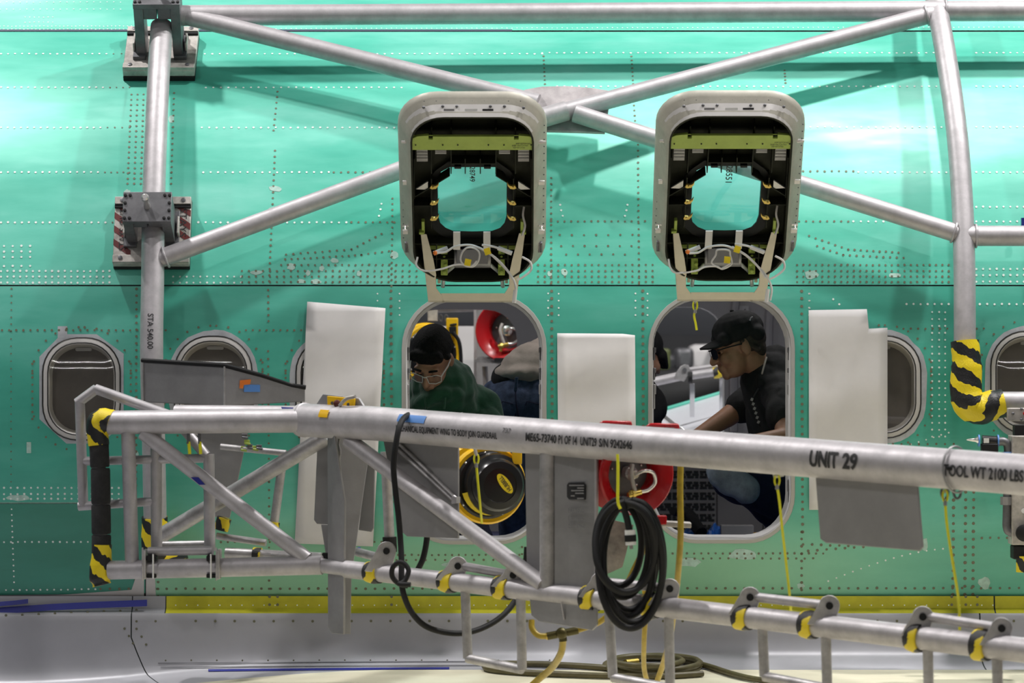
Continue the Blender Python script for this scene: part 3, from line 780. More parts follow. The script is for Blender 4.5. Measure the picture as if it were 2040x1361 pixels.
    # lower black plug edge
    # green beam with notches
    bp_ = [(819, 275), (830, 270), (854, 268), (854, 276), (862, 276), (862, 270), (1024, 270), (1024, 276), (1033, 276), (1033, 268), (1056, 270), (1066, 276), (1066, 297), (819, 297)]
    b = MB(); b.plate([Hp(*p, w=.085) for p in bp_], .012, HW)
    b.plate([Hp(822, 270, .03), Hp(1064, 270, .03), Hp(1064, 270, .08), Hp(822, 270, .08)], .004)
    bm_ = c(b.build('cross_beam', M['lime'], shell, 30, .0015, 'yellow-green cross beam'))
    b = MB()
    for px in (828, 882, 912, 973, 1004, 1058): b.ball(Hp(px, 289, .093), .003, seg=6, rings=4)
    c(b.build('beam_bolts', M['ink'], shell, 40, kind='stuff'))
    # stencilled lines at the right of the beam
    for (x0, x1, y) in ((1028, 1056, 288), (1020, 1052, 292), (1022, 1046, 296)):
        c(text_map('stencil_text', 'INSP HATCH NO', lambda a, bb, x0=x0, x1=x1, y=y: Hp(x0+(x1-x0)*a, y-3*bb, .0925), M['ink'], shell, .0))
    # riveted pads
    for px, py, w_, h_, m in ((841, 308, 22, 24, 'galv'), (878, 301, 22, 9, 'galv'), (1005, 301, 22, 9, 'galv'), (1043, 308, 22, 24, 'galv')):
        b = MB(); b.box(Hp(px, py, .05), HU, HV, HW, w_/535., h_/370., .006)
        for i in range(4): b.box(Hp(px, py-h_/2+h_*(i+.5)/4, .054), HU, HV, HW, w_/560., h_/2400., .003)
        c(b.build('vent_pad', M['galv'], shell, 30))
    # white triangular gussets
    for s in (-1, 1):
        tri = [(942.5+s*114, 376), (942.5+s*90, 377), (942.5+s*90, 361)]
        c(plate('corner_gusset', [Hp(*p, w=.055) for p in tri], .006, M['rimwhite'], shell, HW))
        for py in (371, 403, 434):
            b = MB(); q = [(942.5+s*86, py+3), (942.5+s*82, py+5), (942.5+s*74, py+4), (942.5+s*69, py-2), (942.5+s*68, py-8), (942.5+s*71, py-3), (942.5+s*76, py-1), (942.5+s*83, py-2)]
            b.plate([Hp(*p, w=.066) for p in q], .008, HW); b.ball(Hp(942.5+s*80, py+2, .072), .0035, seg=8, rings=4)
            c(b.build('pane_clip', M['gold'], shell, 30))
    for px in (912, 971):
        b = MB(); b.box(Hp(px, 332, .06), HU, HV, HW, .026, .012, .014); c(b.build('stop_block', M['hatchblack'], shell, 30, .002))
    # number written on the pane
    return shell, ch
hatch, hch = build_hatch()
h2 = copy_obj(hatch, plane, Vector((.959, 0, .004)))
h2['label'] = 'open hatch beside the right-hand exit, beige rim'; hatch['label'] = 'open hatch above the left-hand exit, beige rim'
ROOT[h2] = ROOT[plane]
for o in hch: copy_obj(o, h2)
HSH = Vector((.959, 0, .004))
def wr(s, x, y0, y1, wpx, sh, par):
    o = text_map('written_number', s, lambda a, b: Hp(x-wpx*.5+wpx*b, y0+(y1-y0)*a, .0125)+HU*0, M['ink'], par, .012)
    if sh: o.location = o.location
    return o
wr('28749', 941, 332, 362, 11, 0, hatch); wr('28551', 945, 332, 366, 13, 1, h2)

# hinge yokes (beige U arms) with wiring: one assembly per hatch, built twice with small differences
def yoke(par, dx, alt):
    X = Vector((0, 0, 0))
    def Y(px, py, y): return P(px, py, y)+X
    b = MB()
    yb = -.10; yt = -.27
    def yd(py): return yb+(yt-yb)*(600-py)/130.
    for s in (-1, 1):
        q = [(942-s*-104*-1, 0)]
        pts = [(838, 468), (850, 468), (864, 520), (869, 548), (869, 575), (879, 588), (886, 601), (853, 601)] if s < 0 else [(1046, 466), (1034, 466), (1020, 520), (1014, 548), (1014, 572), (1004, 588), (998, 601), (1028, 601)]
        b.plate([Y(x, y, yd(y)) for x, y in pts], .03, Vector((0, -.97, .2)))
    b.plate([Y(x, y, yd(y)) for x, y in ((878, 586), (1006, 586), (1004, 601), (880, 601))], .03, Vector((0, -.97, .2)))
    yk = b.build('hinge_yoke', M['cream'], par, 30, .003, 'cream U-shaped hinge arm')
    for s, px in ((-1, 843), (1, 1040)):
        k = MB(); k.box(Y(px, 452, -.29), HU, HV, HW, .012, .07, .02); k.box(Y(px+s*3, 462, -.285), HU, HV, HW, .02, .012, .02); k.build('hinge_lug', M['lime'], par, 30, .002)
    # actuator drum and gooseneck links
    k = MB(); k.tube([Y(905, 512, -.16), Y(978, 512, -.16)], .042, seg=20); k.box(Y(941, 512, -.2), HU, Vector((0, 1, 0)), Vector((0, 0, 1)), .12, .03, .06); k.build('actuator', M['galv'], par, 30, .003)
    for s in (-1, 1):
        k = MB(); k.tube([Y(942+s*30, 524, -.17), Y(942+s*42, 534, -.15), Y(942+s*56, 548, -.13), Y(942+s*60, 572, -.1)], .0075, seg=8, smooth=4); k.build('gooseneck_link', M['bareskin'], par)
        k = MB(); k.box(Y(942+s*57, 520, -.16), HU, Vector((0, 1, 0)), Vector((0, 0, 1)), .026, .03, .11)
        for j in range(4): k.ball(Y(942+s*(54+3*(j % 2)), 500+j*14, -.18), .009, seg=8, rings=5)
        k.build('hinge_bracket', M['lime'], par, 35, .003)
        k = MB(); k.box(Y(942+s*72, 493, -.2), HU, Vector((0, 1, 0)), Vector((0, 0, 1)), .07, .02, .016); k.build('hinge_plate', M['lime'], par, 30, .002)
        k = MB(); k.box(Y(942+s*67, 552, -.12), HU, Vector((0, 1, 0)), Vector((0, 0, 1)), .012, .02, .05); k.build('hinge_stop', M['cream'], par, 30, .002)
        x0 = 910 if s < 0 else 970
        k = MB(); k.plate([Y(x0-7, 462, -.3), Y(x0+7, 462, -.3), Y(x0+7, 497, -.235), Y(x0-7, 497, -.235)], .004); k.build('strap', M['rimwhite'], par, 30)
    k = MB(); k.box(Y(942, 486, -.15), HU, HV, HW, .28, .05, .01); k.build('hinge_crossbar', M['hatchblack'], par, 30)
    # wiring
    cab = [[(832, 512), (830, 530), (848, 540), (880, 536), (905, 528), (922, 527), (940, 532), (952, 522), (955, 505), (946, 495), (930, 494), (920, 505), (918, 520), (928, 530), (940, 530), (950, 520)],
           [(870, 504), (888, 502), (905, 492), (930, 488), (950, 492), (975, 505), (1000, 528), (1020, 552), (1028, 575), (1024, 598)],
           [(955, 494), (985, 512), (1008, 535), (1022, 556)],
           [(1020, 505), (1006, 500), (985, 492), (960, 488)],
           [(1040, 512), (1056, 522), (1058, 538), (1042, 552), (1030, 558)],
           [(1044, 412), (1042, 430), (1046, 450), (1040, 470)]]
    if alt:
        cab[0] = [(q[0]+(3 if i % 2 else -3), q[1]+6) for i, q in enumerate(cab[0])]; cab[1] = [(q[0]+i*.8, q[1]+3) for i, q in enumerate(cab[1])]
    for i, q in enumerate(cab):
        tube('wire', [Y(x, y, -.29-.01*i) for x, y in q], .0042 if i else .0036, M['cable'], par, seg=8, smooth=5)
    for s in (-1, 1):
        tube('connector', [Y(942+s*78, 505, -.29), Y(942+s*50, 494, -.29)], .009, M['white'], par, seg=10)
    for (px, py, a) in (((932, 523, .2), (971, 501, -.3)) if not alt else ((945, 520, .1), (965, 499, .3))):
        r_ = Matrix.Rotation(a, 3, 'Y'); k = MB(); k.box(Y(px, py, -.325), r_ @ HU, Vector((0, 1, 0)), r_ @ Vector((0, 0, 1)), .024, .004, .026); k.build('yellow_tag', M['yellowtape'], par, 30, label='yellow wire tag')
    k = MB(); k.ball(Y(867, 504, -.3), .009); k.build('wire_plug', M['orange'], par)
    tube('wire_end', [Y(1027, 578, -.3), Y(1024, 604, -.3)], .008, M['cable'], par, seg=10)
yoke(hatch, 0, 0); yoke(h2, 1, 1)

# ---- cabin inside: far sidewall with its own exits, dado grilles, floor
YF = 3.55
E1 = rr((808+1030)/2, 762, 222, 290, 60, 6); E2 = rr((1221+1443)/2, 762, 222, 300, 60, 6)
FX0, FX1 = -3.5, 3.5
loops = [[Vector((FX0, 2.49, 0)), Vector((FX1, 2.49, 0)), Vector((FX1, 3.86, 0)), Vector((FX0, 3.86, 0))]]
for E in (E1, E2): loops.append([Vector((P(a, b, YF).x, P(a, b, YF).z, 0)) for a, b in E])
pts = [p for l in loops for p in l]
mk('cabin_sidewall', [Vector((p.x, YF, p.y)) for p in pts], [tuple(t) for t in tessellate_polygon(loops)], M['lining'], plane)
v = []; f = []
for i in range(15):
    a = math.radians(24.3+i*9.0); v += [Vector((FX0, RF+1.83*math.cos(a), ZF+1.83*math.sin(a))), Vector((FX1, RF+1.83*math.cos(a), ZF+1.83*math.sin(a)))]
    if i: f.append((2*i-2, 2*i-1, 2*i+1, 2*i))
mk('cabin_ceiling', v, f, M['lining'], plane, 50)
v = []; f = []
for i in range(12):   # outer skin of the far side keeps the light out above the far exits
    a = math.radians(21+i*4); v += [Vector((FX0, RF+1.88*math.cos(a), ZF+1.88*math.sin(a))), Vector((FX1, RF+1.88*math.cos(a), ZF+1.88*math.sin(a)))]
    if i: f.append((2*i-2, 2*i-1, 2*i+1, 2*i))
mk('skin_panel', v, f, M['primer'], plane, 50)
mk('cabin_floor', [Vector((FX0, .15, 2.49)), Vector((FX1, .15, 2.49)), Vector((FX1, YF, 2.49)), Vector((FX0, YF, 2.49))], [(0, 1, 2, 3)], M['floor'], plane)
for E in (E1, E2):
    k = len(E); v = [P(a, b, YF) for a, b in E]+[P(a, b, YF)+Vector((0, .16, 0)) for a, b in E]
    mk('far_exit_jamb', v, [(j, (j+1) % k, (j+1) % k+k, j+k) for j in range(k)], M['offwhite'], plane, 50)
# moulded rib of the sidewall and the row sign
for px in (1462, 1532):
    tube('sidewall_rib', [P(px+(10 if q < 640 else 0), q, YF-.02) for q in (560, 640, 740, 860)], .02, M['lining'], plane, seg=8, smooth=4)
k = MB(); k.box(P(1480, 622, YF-.01), Vector((1, 0, 0)), Vector((0, 1, 0)), Vector((0, 0, 1)), .055, .01, .06); sg = k.build('row_sign', mat('sign_grey', (.42, .40, .41), .4), plane, 30)
for s, x0, x1, y0, y1 in (('K', 1473, 1479, 618, 626), ('6', 1482, 1487, 615, 622), ('A', 1482, 1487, 624, 631)):
    text_map('sign_letter', s, lambda a, b, x0=x0, x1=x1, y0=y0, y1=y1: P(x0+(x1-x0)*a, y1+(y0-y1)*b, YF-.016), M['ink'], sg)
# dado panels with slotted return-air grilles
for (x0, x1) in ((1240, 1427), (1429, 1519), (1521, 1600)):
    k = MB(); a = P(x0, 925, YF-.02); b_ = P(x1, 1062, YF-.02)
    k.box((a+b_)/2, Vector((1, 0, 0)), Vector((0, 1, 0)), Vector((0, 0, 1)), (b_-a).x, .02, (a-b_).z); dd = k.build('dado_panel', M['dado'], plane, 30, .003)
    if x0 == 1429: continue
    sl = MB(); y = 940
    while y < 1050:
        for r_ in range(3):
            x = x0+4; ws = [12, 7, 14, 9, 13, 6, 14]; i = r_
            while x < x1-6:
                w_ = min(ws[i % 7], x1-3-x)
                p = P(x+w_/2, y+r_*5.2, YF-.032); sl.box(p, Vector((1, 0, 0)), Vector((0, 1, 0)), Vector((0, 0, 1)), w_/415., .004, 3.6/415.)
                x += w_+3; i += 1
        y += 21.5
    sl.build('grille_slots', M['slot'], dd, None, kind='stuff')

# ================================================================== tube frame of the wing join tool, clamped to the side of the fuselage
AL = M['alu']
frame = thing('tube_frame', 'welded aluminium tube frame crossing the upper fuselage in front of the hatches', 'tool frame', (0, -.1, 1.8))
def fo(px, py, off): return S(px, py)+N(S(px, py))*off
def So(px, py, off):
    """pixel seen on the cylinder standing off from the skin"""
    return S(px, py, off)
r44 = .0445; r36 = .0365
# left upright, through both clamp mounts
LU = [So(322, 52, .17), So(314, 190, .16), So(306, 400, .15), So(304, 560, .15), So(302, 700, .16), So(306, 880, .17), So(309, 1035, .17)]
tube('upright', LU, r44, AL, frame, smooth=5)
# top rail, with the junction on the right
T0 = So(362, 31, .20); T1 = So(1862, 22, .20); T2 = So(2500, 20, .20)
tube('top_rail', [T0, T1, T2], .042, AL, frame)
RU = [So(1858, -40, .2), So(1866, 10, .20), So(1886, 120, .19), So(1906, 260, .18), So(1917, 400, .17), So(1921, 520, .17), So(1922, 620, .17), So(1922, 690, .17)]
tube('upright', RU, .0425, AL, frame, smooth=5)
tube('side_rail', [So(1922, 470, .17), So(2500, 470, .17)], .040, AL, frame)
tube('diagonal_brace', [So(375, 33, .20), So(1072, 206, .16)], .037, AL, frame)
tube('diagonal_brace', [So(1858, 28, .20), So(1085, 233, .20)], .036, AL, frame)
tube('diagonal_brace', [So(1145, 226, .21), So(1908, 466, .17)], .036, AL, frame)
tube('diagonal_brace', [So(315, 517, .15), So(1105, 226, .19)], .036, AL, frame)
tube('brace_collar', [So(1128, 221, .203), So(1075, 236, .203)], .040, AL, frame)
# curved gusset plate where the braces cross
gp = [(1028, 192), (1046, 180), (1080, 174), (1130, 173), (1180, 177), (1212, 182), (1213, 214), (1205, 266), (1150, 264), (1075, 262), (1040, 240)]
plate('gusset_plate', [So(a, b, .155) for a, b in gp], .012, M['gusset'], frame, N(So(1120, 220, .15)), .002)
for a, b in (((1060, 195), (1180, 200)), ((1100, 262), (1210, 300))): pass
# weld beads at the joints
for c, ax, r in ((So(1900, 463, .17), (1, 0, -.3), .040), (So(1944, 470, .17), (1, 0, 0), .044), (So(1846, 31, .2), (1, 0, .26), .040), (So(1884, 22, .2), (1, 0, 0), .046), (So(330, 512, .15), (1, 0, .36), .040)):
    u_, w_, d_ = basis(Vector(ax)); n = 22
    tube('weld_bead', [Vector(c)+(u_*math.cos(2*math.pi*i/n)+w_*math.sin(2*math.pi*i/n))*r for i in range(n)], .0045, AL, frame, seg=6, closed=True, wob=.25)
LUP = catmull(LU, 5)
def lu_at(py):      # point of the upright's axis seen at this row
    for a_, b_ in zip(LUP, LUP[1:]):
        ya, yb = (680.5+(CZ-q.z)*FPX/(q.y+CD) for q in (a_, b_))
        if ya <= py <= yb: return a_.lerp(b_, (py-ya)/(yb-ya))
    return LUP[-1]
def sta(a, b):      # letters run downwards, their tops face right
    ang = (b-.5)*.50-.02
    return lu_at(625+70*a)+Vector((math.sin(ang), -math.cos(ang), 0))*(r44+.0025)
text_map('lettering', 'STA 540.00', sta, M['ink'], frame, .012)
# clamp mounts: base pad on the skin, dark open box standing off it
def clamp(px, py, wpx, hpx, L, stripes):
    c = S(px, py); n = N(c); u = Vector((1, 0, 0)); t = n.cross(u); t = t if t.z > 0 else -t
    s = 514.
    W_ = wpx/s; H_ = hpx
    b = MB(); b.box(c+n*.03, u, t, n, W_, H_, .03); base = b.build('clamp_mount', M['baremetal'], frame, 30, .003, 'bolted steel pad with dark box clamp')
    b = MB(); b.box(c+n*.0, u, t, n, W_*1.0, H_*1.02, .03); b.build('rubber_pad', M['black'], base, 30, .003)
    for k, d in ((1, H_*.43), (-1, H_*.44)):
        b = MB(); b.box(c+n*.05+t*(k*d), u, t, n, W_, H_*.11, .018); b.build('edge_bar', M['baremetal'], base, 30, .002)
    for k in (-1, 1):
        b = MB(); b.box(c+n*.048+t*(H_*.35), u, t, n, W_, .012, .012); b.build('bar_shadow_strip', M['black'], base, 30) if k > 0 else None  # black strip painting the shadow under the upper edge bar
        for q in (-1, 1):
            b = MB(); b.lathe(c+n*.058+t*(k*H_*.43)+u*(q*W_*.40), n, [(.009, 0), (.009, .004), (.006, .005)], seg=12); b.build('bolt', M['darkmetal'], base, 30)
    bw = .185; bh = .12
    for q in (-1, 1):
        b = MB(); b.box(c+n*(.05+L/2)+u*(q*(bw/2-.019)), u, t, n, .038, bh, L); b.build('clamp_cheek', M['darkmetal'], base, 30, .002)
        b = MB(); b.box(c+n*(.052)+u*(q*(bw/2-.01)), u, t, n, .05, bh*1.25, .02); b.build('clamp_foot', M['darkmetal'], base, 30, .002)
        b = MB(); b.box(c+n*.075+u*(q*(bw/2+.012)), u, t, n, .008, bh*.6, .05); b.build('clamp_rib', M['baremetal'], base, 30, .002)
    for q in (-1, 1):
        b = MB(); b.box(c+n*(.05+L-.03)+u*(q*.0355), u, t, n, .067, bh*.86, .055); b.build('saddle', M['darkmetal'], base, 30, .003)
    b = MB(); b.box(c+n*(.05+L+.012), u, t, n, bw*1.01, bh*1.05, .024); cp = b.build('cap_plate', M['darkmetal'], base, 30, .002)
    for q in (-1, 1):
        for k in (-.40, -.13, .13, .40):
            b = MB(); b.lathe(c+n*(.05+L+.022)+u*(q*bw*.46)+t*(k*bh), n, [(.0065, 0), (.0065, .007), (.004, .008)], seg=8); b.build('cap_screw', M['black'], base, 30)
        for k in (-.40, .40):
            b = MB(); b.lathe(c+n*(.05+L+.022)+u*(q*bw*.36)+t*(k*bh), n, [(.0065, 0), (.0065, .007), (.004, .008)], seg=8); b.build('cap_screw', M['black'], base, 30)
    b = MB(); b.lathe(c+n*(.05+L+.02), n, [(.014, 0), (.0125, .03), (.009, .045), (.009, .07), (.0145, .075), (.0145, .095), (.010, .1)], seg=16); b.build('clamp_knob', M['chrome'], base, 35)
    if stripes:
        for q in (-1, 1):
            for k in range(4):
                y0 = -H_*.38+k*H_*.2; xa = q*W_*.5 if q < 0 else q*W_*.27; xb = q*W_*.27 if q < 0 else q*W_*.5
                pts = [c+n*.0465+u*xa+t*(y0+.045), c+n*.0465+u*xb+t*(y0-.005), c+n*.0465+u*xb+t*(y0+.022), c+n*.0465+u*xa+t*(y0+.072)]
                pts = [p if (p-c).dot(t) < H_*.36 else p-t*((p-c).dot(t)-H_*.36) for p in pts]
                mk('warning_stripe', pts, [(0, 1, 2, 3)], M['redstripe'], base)
        text_map('lettering', 'STAYS OUT', lambda a, bb: c+n*.0475+u*(-W_*.34-W_*.09*bb)+t*(-H_*.30+H_*.62*a), M['ink'], base, .0)
        text_map('lettering', 'STAYS', lambda a, bb: c+n*.0475+u*(W_*.36+W_*.09*bb)+t*(H_*.32-H_*.42*a), M['ink'], base, .0)
    return base
clamp(322, 116, 148, .29, .235, False)
clamp(305, 468, 153, .285, .195, True)
# hazard-taped lower ends
tube('tape_wrap', [So(1922, 680, .18), So(1926, 730, .18), So(1924, 770, .18), So(1930, 802, .185), So(1950, 815, .185), So(1975, 808, .185), So(2000, 803, .185)], [.055, .06, .062, .064, .06, .058, .055], M['hazard'], frame, smooth=6, seg=28, wob=.02, label='yellow and black hazard tape wrapped on the tube elbow')
tube('lower_rail', [So(1990, 801, .185), So(2500, 801, .185)], .040, AL, frame)
tube('tape_wrap', [So(308, 1030, .17), So(309, 1075, .17), So(309, 1120, .17)], [.05, .053, .05], M['hazard'], frame, smooth=4, seg=24)
tube('taped_foot', [So(300, 1118, .17), So(372, 1122, .19)], .03, M['hazard'], frame, seg=20)
# toggle latch plate at the right edge, clipped over the lower rail
b = MB(); b.box(P(2030, 826, -.28), Vector((1, 0, 0)), Vector((0, 1, 0)), Vector((0, 0, 1)), .09, .03, .05); tl = b.build('latch_plate', M['baremetal'], frame, 30, .003)
for x, y in ((2018, 824), (2035, 815), (2035, 836)):
    b = MB(); b.ball(P(x, y, -.298), .006); b.build('bolt', M['darkmetal'], tl)
b = MB(); b.ball(P(2042, 824, -.30), .008); b.build('red_button', M['red'], tl)

# ================================================================== paper sheets taped on the skin
def sheet(label, pts, off=.012, n=10):
    cs = [Vector(q+(0,)) for q in pts]
    # grid between left and right edges
    v = []; f = []
    bm = bmesh.new(); vs = [bm.verts.new((a, b, 0)) for a, b in pts]; bm.faces.new(vs)
    y0 = min(b for a, b in pts); y1 = max(b for a, b in pts); x0 = min(a for a, b in pts); x1 = max(a for a, b in pts)
    for k in range(1, 24): bmesh.ops.bisect_plane(bm, geom=bm.verts[:]+bm.edges[:]+bm.faces[:], plane_co=(0, y0+(y1-y0)*k/24, 0), plane_no=(0, 1, 0))
    for k in range(1, 8): bmesh.ops.bisect_plane(bm, geom=bm.verts[:]+bm.edges[:]+bm.faces[:], plane_co=(x0+(x1-x0)*k/8, 0, 0), plane_no=(1, 0, 0))
    bm.verts.index_update(); ph = random.random()*6
    v = [So(q.co.x, q.co.y, off+.0035*math.sin(q.co.y*.045+ph+q.co.x*.012)+.002*math.sin(q.co.x*.06+ph)) for q in bm.verts]; f = [[q.index for q in x.verts] for x in bm.faces]; bm.free()
    base = min(v, key=lambda p: p.z)
    o = mk('paper_sheet', v, f, M['paper'], None, 60)
    m = o.modifiers.new('thick', 'SOLIDIFY'); m.thickness = .001
    tag(o, label, 'paper', 'paper sheets taped over the windows'); return o
sheet('tall tilted white paper sheet covering the window left of the left exit', [(612, 601), (768, 614), (743, 1089), (587, 1083)], .014)
sheet('white paper sheet between the two open exits', [(1110, 664), (1240, 665), (1265, 668), (1267, 900), (1112, 900)], .008)
sheet('white paper sheet with a notched upper corner right of the right exit', [(1611, 618), (1727, 616), (1731, 655), (1768, 653), (1768, 1016), (1612, 1016)], .014)

# ================================================================== guardrail in the foreground
def ry(px):
    u = px-1020; k = (u+39)/(282+.032*u); return 13.3*(1-.032*k)-CD
def G(px, py, dy=0.0): return P(px, py, ry(px)+dy)
YL = ry(640)
def GL(px, py, dy=0.0): return P(px, py, YL+.02+(640-px)*.0004+dy)
rail = thing('guardrail', 'long aluminium guardrail stencilled UNIT 29 running across the foreground', 'guardrail', P(675, 1265, YL))
# main top rail
RA, RB = G(735, 843), G(2200, 959)
RR = .0605
tube('top_rail', [G(606, 836), G(735, 843), RB, RA+(RB-RA)*1.7], [.054, RR, .0635, .0635], AL, rail, seg=32)
RRf = lambda t: RR+(.0635-RR)*t
tube('sleeve', [G(600, 837), G(742, 844)], .060, AL, rail, seg=32)
tube('top_rail', [GL(217, 842), GL(610, 838)], .043, AL, rail, seg=24)
for (px, py, q, r) in ((606, 837, 0, .058),):
    u_, w_, d_ = basis(G(735, 843)-G(606, 836)); n = 26; c = G(px, py)
    tube('weld_bead', [c+(u_*math.cos(2*math.pi*i/n)+w_*math.sin(2*math.pi*i/n))*r for i in range(n)], .005, AL, rail, seg=6, closed=True, wob=.2)
def tpos(px): # parameter along RA-RB whose image is at px
    lo, hi = -.2, 1.2
    for _ in range(40):
        m = (lo+hi)/2; p = RA+(RB-RA)*m
        if 1020+p.x/(p.y+CD)*FPX < px: lo = m
        else: hi = m
    return lo
def rtxt(s, x0, x1, a0, a1, m=M['ink'], bold=.012):
    t0, t1 = tpos(x0), tpos(x1)
    return text_on_tube('lettering', s, RA, RB, RRf((t0+t1)/2)+.0008, t0, t1, a0, a1, m, rail, bold)
rtxt('MECHANICAL EQUIPMENT WING TO BODY JOIN GUARDRAIL', 813, 1014, -.42, .06, M['ink'], .022)
rtxt('737', 1024, 1040, .08, .36, M['fadedink'])
for q_, x_, y_ in (('ME65-73740', 1071, 1132), ('P1 OF 14', 1136, 1173), ('UNIT29', 1180, 1212), ('S/N 9242646', 1217, 1283)): rtxt(q_, x_, y_, -.28, .20, M['ink'], .022)
rtxt('UNIT', 1636, 1692, -.42, .44, M['ink'], .035); rtxt('29', 1701, 1731, -.42, .44, M['ink'], .035)
rtxt('TOOL WT 2100 LBS', 1902, 2062, -.34, .26, M['ink'], .025)
# blue label on the rail
def onrail(name, x0, x1, a0, a1, m):
    t0, t1 = tpos(x0), tpos(x1); d = (RB-RA).normalized(); fr = Vector((0, -1, 0)); fr = (fr-d*fr.dot(d)).normalized(); up = fr.cross(d); up = up if up.z > 0 else -up
    v = []; f = []
    for i in range(7):
        a = a0+(a1-a0)*i/6
        for t in (t0, t1): v.append(RA+(RB-RA)*t+(fr*math.cos(a)+up*math.sin(a))*(RRf((t0+t1)/2)+.0022))
        if i: f.append((2*i-2, 2*i-1, 2*i+1, 2*i))
    return mk(name, v, f, m, rail, 60)
onrail('blue_label', 813, 867, .25, .72, M['lightblue'])
onrail('yellow_sticker', 657, 675, .15, .62, M['yellow'])
# bottom rail
BL = GL(218, 1136); BM = GL(642, 1126); BA, BB = G(690, 1134), G(2200, 1315)
tube('bottom_rail', [BL, BM], .0345, AL, rail, seg=22)
tube('bottom_rail', [GL(640, 1127), G(700, 1135)], .026, AL, rail, seg=20)
tube('bottom_rail', [BA, BB, BA+(BB-BA)*1.7], [.031, .0395, .0395], AL, rail, seg=22)
def bp(px):
    lo, hi = -.2, 1.2
    for _ in range(40):
        m = (lo+hi)/2; p = BA+(BB-BA)*m
        if 1020+p.x/(p.y+CD)*FPX < px: lo = m
        else: hi = m
    return BA+(BB-BA)*lo
# posts and braces at the left end
tube('post', [GL(255, 858), GL(263, 1122)], .0255, AL, rail)
tube('brace', [GL(285, 862), GL(612, 1114)], .027, AL, rail)
tube('rear_brace', [GL(655, 868, .10), GL(320, 1068, .32)], .029, M['alu2'], rail)
tube('rear_rail', [GL(350, 824, .14), GL(608, 826, .12)], .032, AL, rail)
plate('blue_tape', [GL(560, 811, .085), GL(600, 813, .085), GL(606, 817, .08), GL(592, 820, .08), GL(562, 816, .08)], .002, M['bluetape'], rail)
plate('blue_tape', [GL(380, 951, -.03), GL(395, 951, -.03), GL(409, 966, -.03), GL(397, 966, -.03)], .002, M['bluetape'], rail)
# foam padded corner post
fx = [(192, 838), (197, 885), (200, 932), (202, 1005), (202, 1065), (202, 1100), (201, 1150)]
tube('corner_post', [GL(a, b) for a, b in ((194, 838), (202, 1150))], .026, AL, rail)
segs = [(GL(197, 880), GL(199, 931)), (GL(200, 933), GL(201, 1004)), (GL(201, 1006), GL(202, 1064)), (GL(202, 1066), GL(202, 1105))]
for a, b_ in segs:
    tube('foam_sleeve', [a, a+(b_-a)*.06, a+(b_-a)*.94, b_], [.033, .0355, .0355, .033], M['foam'], rail, seg=20)
tube('tape_wrap', [GL(222, 842), GL(204, 838), GL(194, 850), GL(197, 887)], [.046, .044, .042, .04], M['hazard'], rail, smooth=4, seg=22, wob=.05)
tube('tape_wrap', [GL(203, 1085), GL(202, 1120), GL(200, 1150), GL(203, 1166)], [.037, .04, .042, .034], M['hazard'], rail, smooth=4, seg=22, wob=.05)
# main post: blade and flange plates
mp = [(655, 848), (689, 848), (737, 905), (702, 1140), (700, 1262), (688, 1266), (664, 1262), (655, 1255)]
plate('post_web', [GL(655, 848, .03), GL(735, 905, .10), GL(700, 1150, .06), GL(698, 1264, .04), GL(657, 1258, .03)], .010, M['plategrey'], rail, None, .002)
plate('post_flange', [GL(654, 846, -.02), GL(664, 846, -.10), GL(688, 1000, -.10), GL(686, 1264, -.06), GL(662, 1262, -.02), GL(655, 1250, -.01)], .008, M['galv'], rail, None, .002)
tube('weld_bead', [GL(676+1.5*math.sin(i*1.7), 858+i*9.5, -.02) for i in range(43)], .006, M['galv'], rail, seg=7, wob=.3)
plate('post_side_plate', [GL(633, 880, .12), GL(657, 870, .12), GL(657, 1045, .12), GL(632, 1044, .12), GL(626, 1036, .12)], .010, M['plategrey'], rail, None, .002)
plate('post_side_plate', [GL(735, 890, .14), GL(748, 900, .14), GL(745, 1052, .14), GL(740, 1060, .14), GL(715, 1056, .14)], .010, M['plategrey'], rail, None, .002)
plate('post_taper', [GL(640, 1045, .11), GL(660, 1045, .11), GL(660, 1140, .1), GL(655, 1140, .1)], .010, M['plategrey'], rail, None, .002)
# lug plate with yellow pad and toggle on the rail
plate('lug_plate', [G(630, 808, .02), G(645, 785, .02), G(716, 793, .02), G(731, 817, .02), G(731, 830, .02), G(630, 826, .02)], .010, M['galv'], rail, None, .002)
yp = plate('lug_pad', [G(653, 789, .0), G(707, 794, .0), G(706, 817, .0), G(654, 813, .0)], .010, M['yellow'], rail, None, .002, 'yellow lug pad')
for x, y in ((662, 803), (694, 806)):
    b = MB(); b.lathe(G(x, y, -.006), (0, -1, 0), [(.006, 0), (.006, .004)], seg=10); b.build('bolt', M['darkmetal'], yp)
b = MB(); b.lathe(G(672, 805, -.004), (0, -1, .1), [(.013, 0), (.013, .025), (.009, .028)], seg=14); b.build('latch_button', mat('maroon_plastic', (.10, .02, .015), .4), yp)
tube('toggle_lever', [G(677, 808, -.03), G(684, 800, -.04), G(692, 794, -.04), G(708, 790, -.03)], .0065, M['baremetal'], yp, seg=10, smooth=4)
# brace from the post to the bottom rail, grey guard plate behind it
tube('brace', [G(695, 878, .0), G(1083, 1166, -.01)], .0285, AL, rail)
gp1 = plate('guard_plate', [G(762, 862, .07), G(914, 884, .07), G(914, 1073, .07), G(812, 1069, .07), G(800, 1058, .07)], .008, M['plategrey'], rail, None, .002)
for k in (0, 7):
    tube('plate_bead', [G(790+k, 893-k, .055), G(906+k*.3, 1000-k, .055)], .007, M['alu2'], gp1, seg=8, wob=.1)
plate('plate_lug', [G(903, 990, .05), G(913, 990, .05), G(913, 1002, .05), G(903, 1004, .05)], .02, M['alu2'], gp1)
